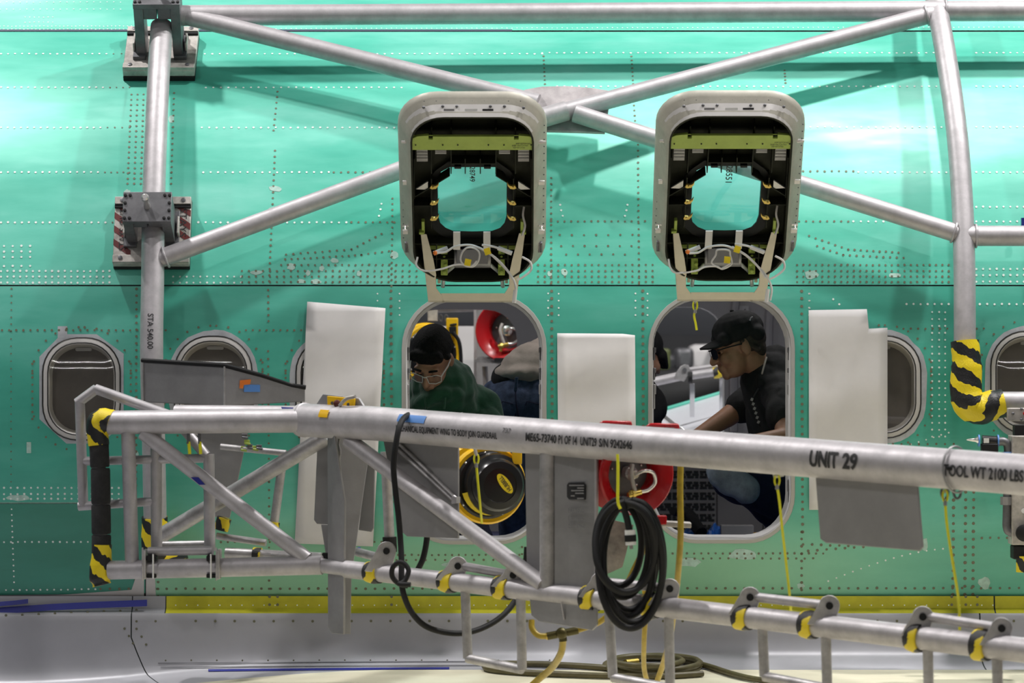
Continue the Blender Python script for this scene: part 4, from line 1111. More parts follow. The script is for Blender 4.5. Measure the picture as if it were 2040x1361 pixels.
# channel post
plate('channel_web', [G(1048, 896, .04), G(1108, 900, .04), G(1108, 1188, .04), G(1052, 1182, .04)], .012, M['plategrey'], rail, None, .002)
cw = plate('channel_web', [G(1106, 902, .0), G(1190, 908, .03), G(1190, 1178, .03), G(1106, 1186, .0)], .012, M['galv'], rail, None, .002)
tube('channel_tube', [G(1092, 895, .0), G(1092, 1180, .0)], .029, M['alu2'], rail)
tube('channel_edge', [G(1188, 908, .02), G(1188, 1178, .02)], .007, AL, rail, seg=8)
pl = plate('placard', [G(1133, 962, -.0), G(1163, 961, .01), G(1167, 966, .01), G(1166, 996, .01), G(1134, 995, .0), G(1130, 990, .0), G(1130, 966, .0)], .004, M['ink'], rail, None, .0, 'black rating placard')
pb = MB()
for i, (x0, x1) in enumerate(((1134, 1163), (1150, 1163), (1138, 1163), (1146, 1163), (1137, 1145), (1150, 1163))):
    y = 966+i*5.2; pb.plate([G(x0, y, -.006), G(x1, y, .002), G(x1, y+2.6, .002), G(x0, y+2.6, -.006)], .001)
pb.build('placard_print', M['galv'], pl, None, kind='stuff')
for i, s in enumerate(('PART NO', 'LLAA', 'S/N')):
    text_map('etched_text', s, lambda a, b, i=i: G(1132+32*a, 1022+i*15-9*b, -.012), mat('etched_grey', (.2, .2, .205), .5, .3) if i == 0 else bpy.data.materials['etched_grey'], cw)
plate('kick_plate', [G(1057, 1194, -.02), G(1190, 1212, -.02), G(1190, 1246, -.02), G(1181, 1256, -.02), G(1075, 1238, -.02), G(1060, 1226, -.02)], .010, M['galv'], rail, None, .002)
tube('channel_edge', [G(1118, 1200, -.04), G(1124, 1235, -.03)], .003, AL, rail, seg=6)
# grey plate hanging under UNIT 29
hp = plate('hanging_plate', [G(1624, 930, .0), G(1828, 952, .0), G(1840, 1090, .0), G(1834, 1098, .0), G(1646, 1082, .0), G(1635, 1074, .0)], .008, M['plategrey'], rail, None, .003, 'plain grey sheet hanging below the stencilled number')
# cable ties and clips on the rail
for px, rr_ in ((1905, .068),):
    t = tpos(px); c = RA+(RB-RA)*t; u_, w_, d_ = basis(RB-RA+Vector((0, 0, .35))); n = 28
    tube('cable_tie', [c+(u_*math.cos(2*math.pi*i/n)+w_*math.sin(2*math.pi*i/n))*(rr_+.004) for i in range(n)], .0035, M['galv'], rail, seg=6, closed=True)
    b = MB(); b.box(G(1897, 934, -.07), Vector((1, 0, -.1)), Vector((0, 1, 0)), Vector((0, 0, 1)), .035, .012, .012); b.build('tie_lock', M['black'], rail, 30, .002)
b = MB(); b.box(G(1681, 950, -.01), Vector((1, 0, -.1)), Vector((0, 1, 0)), Vector((0, 0, 1)), .03, .03, .014); b.build('clip', M['galv'], rail, 30, .002)
# step brackets on the bottom rail: ears, short bar, hanging ladder frame, taped ends
def ear(px, py, dk):
    base = bp(px); s = FPX/(ry(px)+CD)
    c = P(px+18, py, ry(px)+.03)
    d = (BB-BA).normalized(); up = Vector((0, 0, 1)); q = (up-d*up.dot(d)).normalized(); fr = Vector((-.35, -.94, 0))
    pts = []
    a0 = P(px-14, base_py(px)+4, ry(px)); 
    ctr = P(px, py, ry(px)); r = .034
    for i in range(9):
        a = math.radians(170-i*190/8); pts.append(ctr+Vector((math.cos(a)*r, 0, math.sin(a)*r)))
    bl = P(px-44, base_py(px-44), ry(px)); br = P(px+8, base_py(px), ry(px))
    pts = pts+[br, bl]
    o = plate('step_ear', pts, .010, M['alu2'], rail, Vector((-.15, -1, 0)), .002)
    b = MB(); b.lathe(ctr+Vector((0, -.006, 0)), (0, -1, 0), [(.012, 0), (.012, .004)], seg=12); b.build('ear_hole', M['black'], o)
    return ctr
def base_py(px):
    p = bp(px); return 680.5+(CZ-p.z)*FPX/(p.y+CD)
for (l, ly, r_, ry_) in ((770, 1098, None, None), (912, 1128, 1022, 1146), (1196, 1160, 1334, 1173), (1494, 1190, 1652, 1207), (1838, 1229, 1995, 1252)):
    cl = ear(l, ly, 1)
    if r_:
        cr = ear(r_, ry_, 0)
        tube('step_bar', [cl+Vector((.01, .02, 0)), cr+Vector((-.01, .02, 0))], .0155, AL, rail, seg=14)
        p0 = {912: 926, 1196: 1212, 1494: 1518, 1838: 1848}[l]; p1 = {912: 1037, 1196: 1332, 1494: 1645, 1838: 1986}[l]
        lo = {912: (1312, 1334), 1196: (1350, 1372), 1494: (1348, 1372), 1838: (1420, 1440)}[l]
        e0 = bp(p0); e1 = bp(p1); e0y = base_py(p0); e1y = base_py(p1)
        lx = {912: 6, 1196: 9, 1494: 5, 1838: 3}[l]
        q0 = G(p0+lx, lo[0]); q1 = G(p1+3, lo[1])
        tube('ladder_leg', [e0, q0], .0165, M['alu2'], rail, seg=14); tube('ladder_leg', [e1, q1], .0165, M['alu2'], rail, seg=14)
        tube('ladder_rung', [q0, q1], .0165, M['alu2'], rail, seg=14)
tube('step_bar', [G(712, 1100, .25), G(762, 1113, .2)], .016, M['alu2'], rail, seg=14)
for px in (745, 893, 1003, 1177, 1298, 1482, 1613, 1824, 1957):
    a = bp(px-11); b_ = bp(px+13); k = .0375+(px-745)*.000008
    tube('tape_wrap', [a, (a+b_)/2, b_], [k, k+.003, k], M['hazard'], rail, seg=20, wob=.06)
# rear uprights behind the left bay
tube('rear_upright', [GL(565, 902, .35), GL(546, 1045, .35)], .0165, M['alu2'], rail, seg=12)
tube('tape_wrap', [GL(546, 1040, .35), GL(543, 1062, .35)], .022, M['hazard'], rail, seg=14)
tube('rear_upright', [GL(768, 900, .38), GL(776, 1075, .38)], .019, M['alu2'], rail, seg=12)
tube('foot_cap', [GL(776, 1070, .38), GL(777, 1100, .38)], .026, M['black'], rail, seg=12)
tube('rear_bar', [GL(440, 890, .3), GL(570, 903, .3)], .012, M['alu2'], rail, seg=10)
tube('rear_bar', [GL(432, 1068, .25), GL(530, 1082, .25)], .013, M['alu2'], rail, seg=10)
tube('rear_bar', [GL(450, 1102, .2), GL(640, 1112, .2)], .02, M['alu2'], rail, seg=12)
tube('tape_wrap', [GL(505, 1105, .2), GL(520, 1106, .2)], .027, M['hazard'], rail, seg=14)
tube('tape_wrap', [GL(447, 1032, .22), GL(440, 1056, .22)], .027, M['hazard'], rail, seg=14)
b = MB(); b.box(GL(650, 1118, .05), Vector((1, 0, 0)), Vector((0, 1, 0)), Vector((0, 0, 1)), .03, .04, .06); b.build('rubber_stop', M['black'], rail, 30, .004)
tube('tube_plug', [GL(712, 1099, .245), GL(716, 1100, .245)], .0175, M['bluetape'], rail, seg=12)

# ---- small folding gate frame at the left end
gate = thing('gate_frame', 'light aluminium gate frame of thin square-cornered tubes at the left rail end', 'gate', GL(300, 1110, .02))
g = lambda a, b, d=.07: GL(a, b, d)
rg = .0185
tube('gate_tube', [g(312, 1096), g(311, 862)], .0205, AL, gate, seg=14)
tube('gate_tube', [g(159, 801), g(166, 1009)], rg, AL, gate, seg=14)
tube('gate_tube', [g(154, 803), g(192, 775)], rg, AL, gate, seg=14)
tube('gate_tube', [g(190, 775), g(338, 828)], rg, AL, gate, seg=14)
tube('gate_tube', [g(338, 828), g(372, 862), g(411, 908)], rg, AL, gate, seg=14)
tube('gate_tube', [g(168, 919), g(415, 913)], .0165, AL, gate, seg=14)
tube('gate_tube', [g(157, 1009), g(306, 999)], .0165, AL, gate, seg=14)
tube('gate_tube', [g(416, 905), g(418, 1098)], .0205, AL, gate, seg=14)
tube('gate_tube', [g(296, 1099, .0), g(424, 1097, .0)], .0165, AL, gate, seg=14)
tube('gate_tube', [g(325, 1086, .12), g(420, 1084, .12)], .014, M['alu2'], gate, seg=14)
for px in (289, 436):
    b = MB(); b.box(GL(px, 1124, .0), Vector((1, 0, 0)), Vector((0, 1, 0)), Vector((0, 0, 1)), .014, .10, .105); b.box(GL(px-5, 1124, -.05), Vector((1, 0, 0)), Vector((0, 1, 0)), Vector((0, 0, 1)), .006, .01, .12)
    b.build('hinge_clamp', M['alu2'], gate, 30, .003)
    b = MB(); b.box(GL(px+(14 if px < 400 else -14), 1112, -.01), Vector((1, 0, 0)), Vector((0, 1, 0)), Vector((0, 0, 1)), .035, .06, .02); b.build('rubber_pad', M['black'], gate, 30, .003)
    b = MB(); b.box(GL(px+(14 if px < 400 else -14), 1147, -.01), Vector((1, 0, 0)), Vector((0, 1, 0)), Vector((0, 0, 1)), .035, .06, .014); b.build('rubber_pad', M['black'], gate, 30, .003)
    tube('zip_tie', [GL(px+(16 if px < 400 else -16), 1104, -.06), GL(px+(16 if px < 400 else -16), 1153, -.06)], .003, M['white'], gate, seg=6)

# ---- sheet-metal trough on its bracket, behind the left end of the rail
tro = thing('sheet_metal_trough', 'galvanised sheet trough with black edging below the second window', 'trough', GL(450, 1030, .45))
q = lambda a, b, d=.45: GL(a, b, d)
TY = lambda a: .45+(.14 if a > 447 else 0)*(a-447)/160.
def tq(a, b): return q(a, b, TY(a)-.10*min(1, max(0, (447-abs(a-447))/447.)))
plate('trough_wall', [q(284, 718, .42), q(447, 727, .30), q(447, 808, .30), q(286, 800, .42)], .005, M['galv'], tro)
plate('trough_wall', [q(447, 727, .30), q(607, 771, .44), q(607, 799, .44), q(447, 808, .30)], .005, M['galv'], tro)
plate('trough_floor', [q(286, 800, .42), q(447, 808, .30), q(607, 799, .44), q(607, 796, .6), q(290, 794, .75)], .005, M['galv'], tro)
plate('trough_wall', [q(284, 718, .42), q(286, 800, .42), q(292, 796, .75), q(290, 716, .75)], .005, M['galv'], tro)
tube('edging', [q(283, 718, .42), q(447, 728, .30), q(520, 748, .365), q(580, 768, .42), q(609, 772, .44)], .0085, M['black'], tro, seg=10)
for x in (284.5, 447):
    tube('corner_weld', [q(x, 722 if x < 400 else 730, .415 if x < 400 else .295), q(x, 803 if x < 400 else 810, .415 if x < 400 else .295)], .004, M['alu2'], tro, seg=6, wob=.2)
plate('trough_bracket', [q(384, 806, .48), q(506, 806, .50), q(458, 1032, .50), q(426, 1030, .48)], .012, M['plategrey'], tro, None, .002)
b = MB(); b.plate([q(486, 766, .328), q(518, 767, .355), q(518, 781, .355), q(486, 781, .328)], .002); b.build('blue_label', M['lightblue'], tro)
b = MB(); b.plate([q(478, 758, .318), q(500, 756, .338), q(498, 766, .336), q(486, 767, .326), q(484, 774, .324), q(477, 774, .318)], .002); b.build('orange_label', M['orange'], tro)

# ================================================================== reels, hoses and cords on the guardrail
XA, YA, ZA = Vector((1, 0, 0)), Vector((0, 1, 0)), Vector((0, 0, 1))
def hose_reel(label, c, axis, R, group, fit=True, back=True):
    t = thing('hose_reel', label, 'hose reel', c-Vector((0, 0, R)), group)
    a = Vector(axis).normalized(); u, w, d = basis(a); u = -u
    # dished front flange
    lathe('front_flange', c, a, [(R*.99, -.012), (R, -.006), (R*1.0, .0), (R*.965, .004), (R*.72, -.018), (R*.64, -.035), (R*.60, -.055), (R*.585, -.085)], M['red'], t, 48, 30, cap1=False, cap0=False)
    lathe('dish_shade_plate', c, a, [(R*.60, -.09), (R*.60, -.084), (R*.1, -.082)], M['darkmetal'], t, 40, 30)  # dark colour puts the shade inside the dish onto this plate
    if back:
        lathe('back_flange', c-a*.16, a, [(R*.3, -.012), (R*.99, -.012), (R, -.006), (R, .0), (R*.965, .004), (R*.6, .03)], M['red'], t, 48, 30)
    lathe('drum', c-a*.09, a, [(R*.62, -.07), (R*.62, -.012)], M['red'], t, 36, 30)
    hb = c-a*.07
    if fit:
        b = MB(); b.lathe(hb, a, [(R*.17, 0), (R*.17, .03), (R*.1, .034), (R*.1, .06)], seg=16); b.build('hub_nut', M['chrome'], t)
        tube('swivel_pipe', [hb+a*.06+u*(R*.0), hb+a*.075+u*R*.18+w*R*.10, hb+a*.075+u*R*.42+w*R*.04, hb+a*.07+u*R*.50-w*R*.20, hb+a*.07+u*R*.32-w*R*.38, hb+a*.07+u*R*.12-w*R*.42], R*.05, M['chrome'], t, seg=10, smooth=5)
        b = MB(); b.tube([hb+a*.07+u*R*.12-w*R*.42, hb+a*.07-u*R*.22-w*R*.5], R*.075, seg=10); b.tube([hb+a*.07-u*R*.05-w*R*.46, hb+a*.07-u*R*.12-w*R*.47], R*.10, seg=8); b.tube([hb+a*.07-u*R*.15-w*R*.38, hb+a*.07-u*R*.15-w*R*.66], R*.05, seg=8)
        b.build('brass_union', M['brass'], t)
        tube('swivel_arm', [hb+a*.06-u*R*.1+w*R*.25, hb+a*.07-u*R*.16+w*R*.0, hb+a*.07-u*R*.04-w*R*.4], R*.055, M['baremetal'], t, seg=8, smooth=4)
    b = MB()
    for i in range(5):
        an = i*1.2566+.4; b.ball(c-a*.076+(u*math.cos(an)+w*math.sin(an))*R*.42, R*.035, seg=8, rings=5)
    b.build('flange_bolts', M['chrome'], t, 40, kind='stuff')
    return t
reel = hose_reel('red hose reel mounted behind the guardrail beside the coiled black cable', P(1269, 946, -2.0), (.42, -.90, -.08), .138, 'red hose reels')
for px, q in ((1222, 0), (1316, 1)):
    b = MB(); cc = P(px, 851+q*4, -2.05-.0*q)
    pts = [(-38, 8), (-30, -6), (-22, -12), (36, -11), (38, 8)]
    b.plate([P(px+x, 851+q*5+y, -1.98) for x, y in pts], .06, Vector((0, -1, .1))); hb_ = b.build('reel_hood', M['red'], reel, 30, .006)
    b = MB(); b.box(P(px+18, 850+q*5, -2.018), XA, YA, ZA, .03, .006, .009); b.build('hood_slot', M['galv'], hb_, 30)
b = MB(); b.box(P(1338, 1044, -1.88), Vector((1, 0, -.05)), YA, ZA, .13, .08, .018); b.build('reel_base', M['baremetal'], reel, 30, .003)
b = MB(); b.box(P(1310, 1036, -1.9), XA, YA, ZA, .06, .05, .03); b.build('reel_foot', M['red'], reel, 30, .003)
b = MB(); b.plate([P(1190, 1028, -1.8), P(1262, 1046, -1.8), P(1240, 1130, -1.8), P(1196, 1150, -1.8)], .006); b.build('mount_plate', M['baremetal'], reel, 30)

def cable_reel(label, c, axis, R, group, front=True):
    t = thing('cable_reel', label, 'cable reel', c-Vector((0, 0, R)), group)
    a = Vector(axis).normalized(); u, w, d = basis(a); u = -u
    lathe('flange', c, a, [(R*.55, -.03), (R*.93, -.03), (R, -.02), (R, .0), (R*.95, .008), (R*.86, .004), (R*.80, .004)], M['yellow'], t, 48, 30)
    lathe('rear_flange', c-a*.14, a, [(R*.5, -.01), (R*.95, -.01), (R, .0), (R*.95, .012), (R*.55, .02)], M['yellow'], t, 48, 30)
    lathe('cable_drum', c-a*.07, a, [(R*.72, -.06), (R*.72, .05)], M['black'], t, 36, 30)
    lathe('side_plate', c, a, [(R*.86, -.004), (R*.86, .006), (R*.80, .012), (R*.2, .012)], M['blackgloss'], t, 48, 30)
    if front:
        c2 = c+u*R*.12+w*R*.02
        lathe('spring_housing', c2, a, [(R*.80, .01), (R*.77, .05), (R*.68, .055), (R*.66, .075), (R*.60, .088), (R*.44, .092), (R*.42, .088), (R*.1, .090)], M['blackgloss'], t, 48, 35)
        n = 28; ell = []
        ang = math.radians(-52)
        for i in range(n):
            x = .30*R*math.cos(2*math.pi*i/n); y = .125*R*math.sin(2*math.pi*i/n); xx = x*math.cos(ang)-y*math.sin(ang); yy = x*math.sin(ang)+y*math.cos(ang); ell.append((xx, yy))
        lc = c2+a*.0945+u*R*.12+w*R*.05
        em = plate('maker_label', [lc+u*x+w*y for x, y in ell], .003, M['yellowtape'], t, a, 0, 'yellow oval maker label')
        def fn(p, q):
            x = (.5-p)*.44*R; y = (.5-q)*.11*R; return lc+a*.0024+u*(x*math.cos(ang)-y*math.sin(ang))+w*(x*math.sin(ang)+y*math.cos(ang))
        text_map('lettering', 'HUBBELL', fn, M['ink'], em, .02)
        b = MB(); pts = []
        for i in range(9): an = math.radians(195+i*11); pts.append(c+a*.03+(u*math.cos(an)+w*math.sin(an))*R*.76)
        for i in range(9): an = math.radians(195+(8-i)*11); pts.append(c+a*.045+(u*math.cos(an)+w*math.sin(an))*R*.63)
        b.plate(pts, .003, a); b.build('caution_label', M['yellowtape'], t)
    for i in range(9):
        an = i*.698+.3; b = MB(); b.ball(c+a*.008+(u*math.cos(an)+w*math.sin(an))*R*.82, R*.035, seg=8, rings=5); b.build('bolt', M['chrome'], t)
    return t
cr = cable_reel('yellow and black cable reel hanging below the guardrail with an oval label', P(972, 966, -1.15), (.30, -.95, -.03), .142, 'yellow cable reels')
b = MB(); b.box(P(1030, 905, -1.15), XA, YA, ZA, .035, .06, .07); b.build('cable_guide', M['yellow'], cr, 30, .003)
b = MB(); b.box(P(972, 880, -1.1), XA, YA, ZA, .2, .02, .05); b.build('mount_bar', M['yellow'], cr, 30, .003)

# coiled black cable hung on the rail
coil = thing('cable_coil', 'coil of thick black cable hanging from a yellow cord on the guardrail', 'cable', P(1256, 1258, -2.2))
def loop_path(cx, top, bot, wid, skew, y0, ph=0, n=18):
    pts = []
    for i in range(n+1):
        a = 2*math.pi*i/n+ph; s = math.sin(a); c_ = math.cos(a)
        h = (bot-top)/2; cy = (top+bot)/2
        pts.append(P(cx+wid*s+skew*(-c_)*-1*.5+skew*.5*(1-c_)-skew*.5, cy-h*c_, y0-.03*math.sin(a*2)))
    return pts
rng = random.Random(3)
for i, (cx, top, bot, wd, sk) in enumerate(((1232, 1000, 1168, 46, 6), (1240, 994, 1190, 52, 16), (1252, 998, 1215, 56, 26), (1252, 1003, 1228, 50, 34), (1262, 997, 1240, 60, 44), (1256, 1005, 1252, 64, 36), (1246, 1002, 1180, 60, 10))):
    tube('cable_loop', loop_path(cx, top, bot, wd, sk, -2.16-.022*i), .0115, M['black'], coil, seg=10, smooth=4)
tube('plug_tail', [P(1238, 1000, -2.3), P(1248, 1030, -2.3), P(1255, 1062, -2.3)], .011, M['black'], coil, seg=10, smooth=4)
tube('plug_body', [P(1255, 1056, -2.3), P(1257, 1086, -2.3)], .018, M['white'], coil, seg=14)
tube('plug_band', [P(1255.7, 1066, -2.3), P(1256.4, 1079, -2.3)], .0195, M['black'], coil, seg=14)
tube('plug_pin', [P(1257, 1086, -2.3), P(1258, 1094, -2.3)], .006, M['galv'], coil, seg=8)
def cord(name, label, pts, r, m=M['cord'], cat='cord', grp=None, smooth=5, seg=8):
    o = tube(name, pts, r, m, None, seg=seg, smooth=smooth); tag(o, label, cat, grp); return o
cord('hanging_cord', 'short yellow cord holding up the black cable coil', [P(1230, 905, -2.33), P(1231, 925, -2.33), P(1231, 960, -2.33), P(1231, 1000, -2.33), P(1236, 1014, -2.33)], .0048)
# black cable draped over the rail
bc = thing('draped_cable', 'black cable draped over the rail with a knot and a hanging loop', 'cable', P(900, 1262, -1.75))
cp = [(842, 836, -1.35), (826, 826, -1.42), (808, 830, -1.52), (796, 850, -1.58), (788, 890, -1.6), (784, 930, -1.6), (788, 980, -1.6), (794, 1030, -1.6), (798, 1080, -1.6), (800, 1120, -1.62), (800, 1160, -1.64), (806, 1190, -1.64), (820, 1220, -1.62), (845, 1246, -1.6), (880, 1259, -1.58), (920, 1262, -1.55), (960, 1252, -1.5), (1000, 1228, -1.45), (1030, 1190, -1.4), (1045, 1140, -1.38), (1050, 1090, -1.38)]
tube('cable', [P(*q) for q in cp], .0105, M['black'], bc, seg=10, smooth=5)
kn = [(812, 1168), (796, 1164), (782, 1150), (782, 1132), (794, 1121), (806, 1124), (814, 1138), (806, 1158), (796, 1164), (818, 1165)]
tube('knot', [P(a, b, -1.65-.008*i) for i, (a, b) in enumerate(kn)], .009, M['black'], bc, seg=10, smooth=5)
cord('black_cable', 'short black cable end hanging below the grey guard plate', [P(851, 1068, -1.3), P(848, 1090, -1.3), P(842, 1115, -1.3), P(832, 1136, -1.3)], .0105, M['black'], 'cable', seg=10)
# yellow air hoses
cord('air_hose', 'yellow hose hanging straight down from the rail right of the red reel', [P(1356, 920, -2.1), P(1355, 980, -2.1), P(1356, 1060, -2.1), P(1352, 1130, -2.05), P(1345, 1200, -1.9), P(1335, 1270, -1.7), P(1322, 1320, -1.45), P(1310, 1355, -1.35)], .0105, M['hosegold'], 'hose', 'yellow hoses', seg=12)
cord('air_hose', 'yellow hose slanting behind the black cable coil down to the wing', [P(1288, 1085, -1.9), P(1265, 1130, -1.9), P(1245, 1170, -1.85), P(1205, 1232, -1.75), P(1150, 1256, -1.7), P(1118, 1262, -1.7)], .010, M['hosegold'], 'hose', 'yellow hoses', seg=12)
cord('air_hose', 'yellow hose dropping vertically beside the ladder leg', [P(1284, 1170, -1.6), P(1286, 1220, -1.6), P(1283, 1280, -1.55), P(1283, 1330, -1.4), P(1290, 1361, -1.3)], .009, M['hosegold'], 'hose', 'yellow hoses', seg=12)
mh = thing('hose_manifold', 'dark hose tee with three yellow hoses under the channel post', 'hose fitting', P(1110, 1275, -1.75))
tube('hose', [P(1059, 1236, -1.75), P(1060, 1252, -1.76), P(1072, 1266, -1.77), P(1092, 1268, -1.77)], .0105, M['hosegold'], mh, seg=12, smooth=5)
tube('hose', [P(1122, 1270, -1.77), P(1118, 1300, -1.7), P(1100, 1330, -1.55), P(1075, 1352, -1.45), P(1050, 1375, -1.4)], .0125, M['hosegold'], mh, seg=12, smooth=5)
b = MB(); b.tube([P(1090, 1268, -1.77), P(1152, 1256, -1.77)], .0135, seg=12); b.tube([P(1120, 1262, -1.77), P(1122, 1278, -1.77)], .014, seg=12); b.ball(P(1119, 1262, -1.78), .021); b.build('tee', mat('dark_brass', (.10, .085, .03), .4, .6), mh)
tube('ferrule', [P(1088, 1268, -1.77), P(1096, 1267, -1.77)], .0125, M['brass'], mh, seg=12)
# olive hose coils lying on the wing
oh = thing('wing_hose', 'olive hose lying in loose coils on the wing surface', 'hose', P(1250, 1345, -.75))
MOL = mat('olive_hose', (.10, .085, .035), .45, 0, .25, 25)
def wz(px, py):  # point on the wing cover at this pixel
    p = fpt(px, py, 0); return p+Vector((0, 0, .014))
tube('hose', [wz(a, b) for a, b in ((965, 1334), (985, 1330), (1040, 1330), (1110, 1332), (1180, 1336), (1230, 1340))], .012, MOL, oh, seg=10, smooth=5)
tube('hose', [wz(a, b) for a, b in ((965, 1334), (975, 1341), (1030, 1347), (1110, 1351), (1190, 1353), (1260, 1355), (1340, 1354), (1400, 1350))], .012, MOL, oh, seg=10, smooth=5)
for i, (cx, cy, rx, ry2) in enumerate(((1300, 1333, 95, 16), (1310, 1338, 85, 14), (1290, 1345, 70, 10))):
    tube('hose', [wz(cx+rx*math.cos(k*.5236), cy+ry2*math.sin(k*.5236))+Vector((0, 0, .02*i)) for k in range(13)], .0115, MOL, oh, seg=10, smooth=5)
tube('hose', [wz(1225, 1322), wz(1260, 1315), wz(1330, 1318), wz(1400, 1332), wz(1450, 1348), wz(1490, 1358), wz(1540, 1366)], .0115, MOL, oh, seg=10, smooth=5)
tube('coupling', [wz(1246, 1344)+Vector((0, 0, .03)), wz(1270, 1341)+Vector((0, 0, .03))], .013, M['brass'], oh, seg=12)
# thin yellow lanyards
def lanyard(label, pts, grp='thin yellow lanyards'):
    t = thing('lanyard', label, 'lanyard', pts[-1], grp)
    tube('cord', pts[1:], .0045, M['cord'], t, seg=7, smooth=4)
    p = Vector(pts[1]); n = 12
    tube('loop', [p+Vector((.008*math.cos(2*math.pi*i/n), 0, .018+.018*math.sin(2*math.pi*i/n))) for i in range(n)], .0035, M['cord'], t, seg=6, closed=True)
    tube('clip', [p+Vector((0, 0, .03)), Vector(pts[0])], .006, M['baremetal'], t, seg=8)
    tube('crimp', [p+Vector((0, 0, -.012)), p+Vector((0, 0, .004))], .006, M['galv'], t, seg=8)
lanyard('yellow lanyard hanging from the rail in front of the right exit', [G(1546, 945, .02), G(1548, 968, .02), G(1553, 1000, .03), G(1558, 1050, .05), G(1566, 1120, .1), G(1574, 1195, .15), G(1576, 1225, .2)])
lanyard('yellow lanyard hanging from the rail right of the hanging grey sheet', [G(1881, 978, .02), G(1883, 1000, .02), G(1886, 1040, .02), G(1893, 1090, .03), G(1903, 1150, .05), G(1910, 1200, .08), G(1912, 1262, .1)])
lanyard('yellow lanyard hanging across the black cable reel', [P(946, 893, -1.38), P(949, 925, -1.38), P(952, 960, -1.38), P(957, 1010, -1.36), P(960, 1042, -1.3)])
lanyard('yellow lanyard hanging at the top of the right exit opening', [P(1385, 600, -.05), P(1385, 618, -.04), P(1383, 630, -.03), P(1386, 645, -.03), P(1388, 658, -.03)])
b = MB(); b.box(G(1550, 944, .03), Vector((.97, 0, .25)), YA, Vector((-.25, 0, .97)), .035, .003, .025); o = b.build('paper_tag', M['white'], None, 30); tag(o, 'small white barcode tag tied at the rail in the right exit', 'tag')
b = MB()
for i in range(5): b.box(G(1542+i*4, 944-i, .026), Vector((.97, 0, .25)), YA, Vector((-.25, 0, .97)), .003, .002, .016)
b.build('tag_print', M['ink'], o, None, kind='stuff')
for px in (1882, 1907):
    n = 14; c = G(px, 982, .03)
    o = tube('shackle', [c+Vector((.011*math.cos(2*math.pi*i/n), 0, .018*math.sin(2*math.pi*i/n))) for i in range(n)], .004, M['darkmetal'], None, seg=6, closed=True)
    tag(o, 'small steel shackle under the rail '+('holding the yellow lanyard' if px < 1900 else 'with nothing hanging on it'), 'shackle')

# ---- pneumatic valve assembly at the right edge
va = thing('air_valve', 'black air valve with pointed nozzle and elbow pipes at the right edge', 'valve', P(2010, 1060, -.5))
yv = -.45
tube('valve_body', [P(1956, 878, yv), P(1985, 880, yv)], .021, M['blackgloss'], va, seg=18)
b = MB(); b.box(P(1971, 897, yv), XA, YA, ZA, .062, .05, .05); b.box(P(1966, 906, yv), XA, YA, ZA, .035, .04, .05); b.build('valve_block', M['black'], va, 30, .004)
b = MB(); b.lathe(P(1952, 877, yv), (-1, 0, .02), [(.013, 0), (.013, .01), (.008, .016), (.007, .025), (.002, .05)], seg=14); b.build('nozzle', M['chrome'], va)
for px in (1950, 1988): tube('collar', [P(px-1.5, 878, yv), P(px+1.5, 878, yv)], .0225, M['lightblue'], va, seg=18)
b = MB(); b.box(P(1965, 878, yv-.022), XA, YA, ZA, .02, .002, .018); b.build('valve_label', M['white'], va, 30)
tube('elbow_pipe', [P(1988, 880, yv), P(2000, 880, yv), P(2008, 890, yv), P(2008, 925, yv), P(2007, 980, yv), P(2006, 1030, yv), P(2006, 1050, yv), P(2012, 1060, yv), P(2035, 1062, yv)], .0165, M['darkmetal'], va, seg=14, smooth=5)
for py in (900, 910): tube('band', [P(2008, py, yv), P(2008, py+5, yv)], .019, M['lightblue'] if py < 905 else M['brass'], va, seg=14)
tube('union', [P(2006, 990, yv), P(2006, 1006, yv)], .025, M['galv'], va, seg=8)
b = MB(); b.box(P(1983, 913, yv-.01), XA, YA, ZA, .02, .02, .012); b.build('yellow_tab', M['yellow'], va, 30)
cab = thing('control_cabinet', 'grey steel control cabinet cut off by the right edge', 'cabinet', P(2050, 1085, -.4))
b = MB(); b.box(P(2062, 976, -.42), XA, YA, ZA, .19, .12, .41); b.build('body', M['baremetal'], cab, 30, .004)
b = MB(); b.box(P(2058, 1100, -.42), XA, YA, ZA, .16, .1, .05); b.build('foot', M['black'], cab, 30, .004)
b = MB(); b.lathe(P(2040, 1062, -.5), (0, -1, 0), [(.032, 0), (.032, .02), (.022, .026)], seg=20); b.build('dial', M['black'], cab)
b = MB(); b.lathe(P(2039, 1018, -.48), (0, -1, 0), [(.009, 0), (.009, .012)], seg=12); b.build('knob', M['white'], cab)
b = MB(); b.box(P(2035, 862, -.42), XA, YA, ZA, .06, .06, .06); b.build('post', M['black'], cab, 30, .003)
tube('tape_wrap', [P(2040, 1108, -.45), P(2040, 1140, -.45)], .03, M['hazard'], cab, seg=16)
o = mk('blue_clip', *(lambda q: (q.v, q.f))(MB().box(P(2040, 442, .0), XA, YA, ZA, .02, .03, .03)), M['bluetape']); tag(o, 'small blue clip at the right edge above the side tube', 'clip')

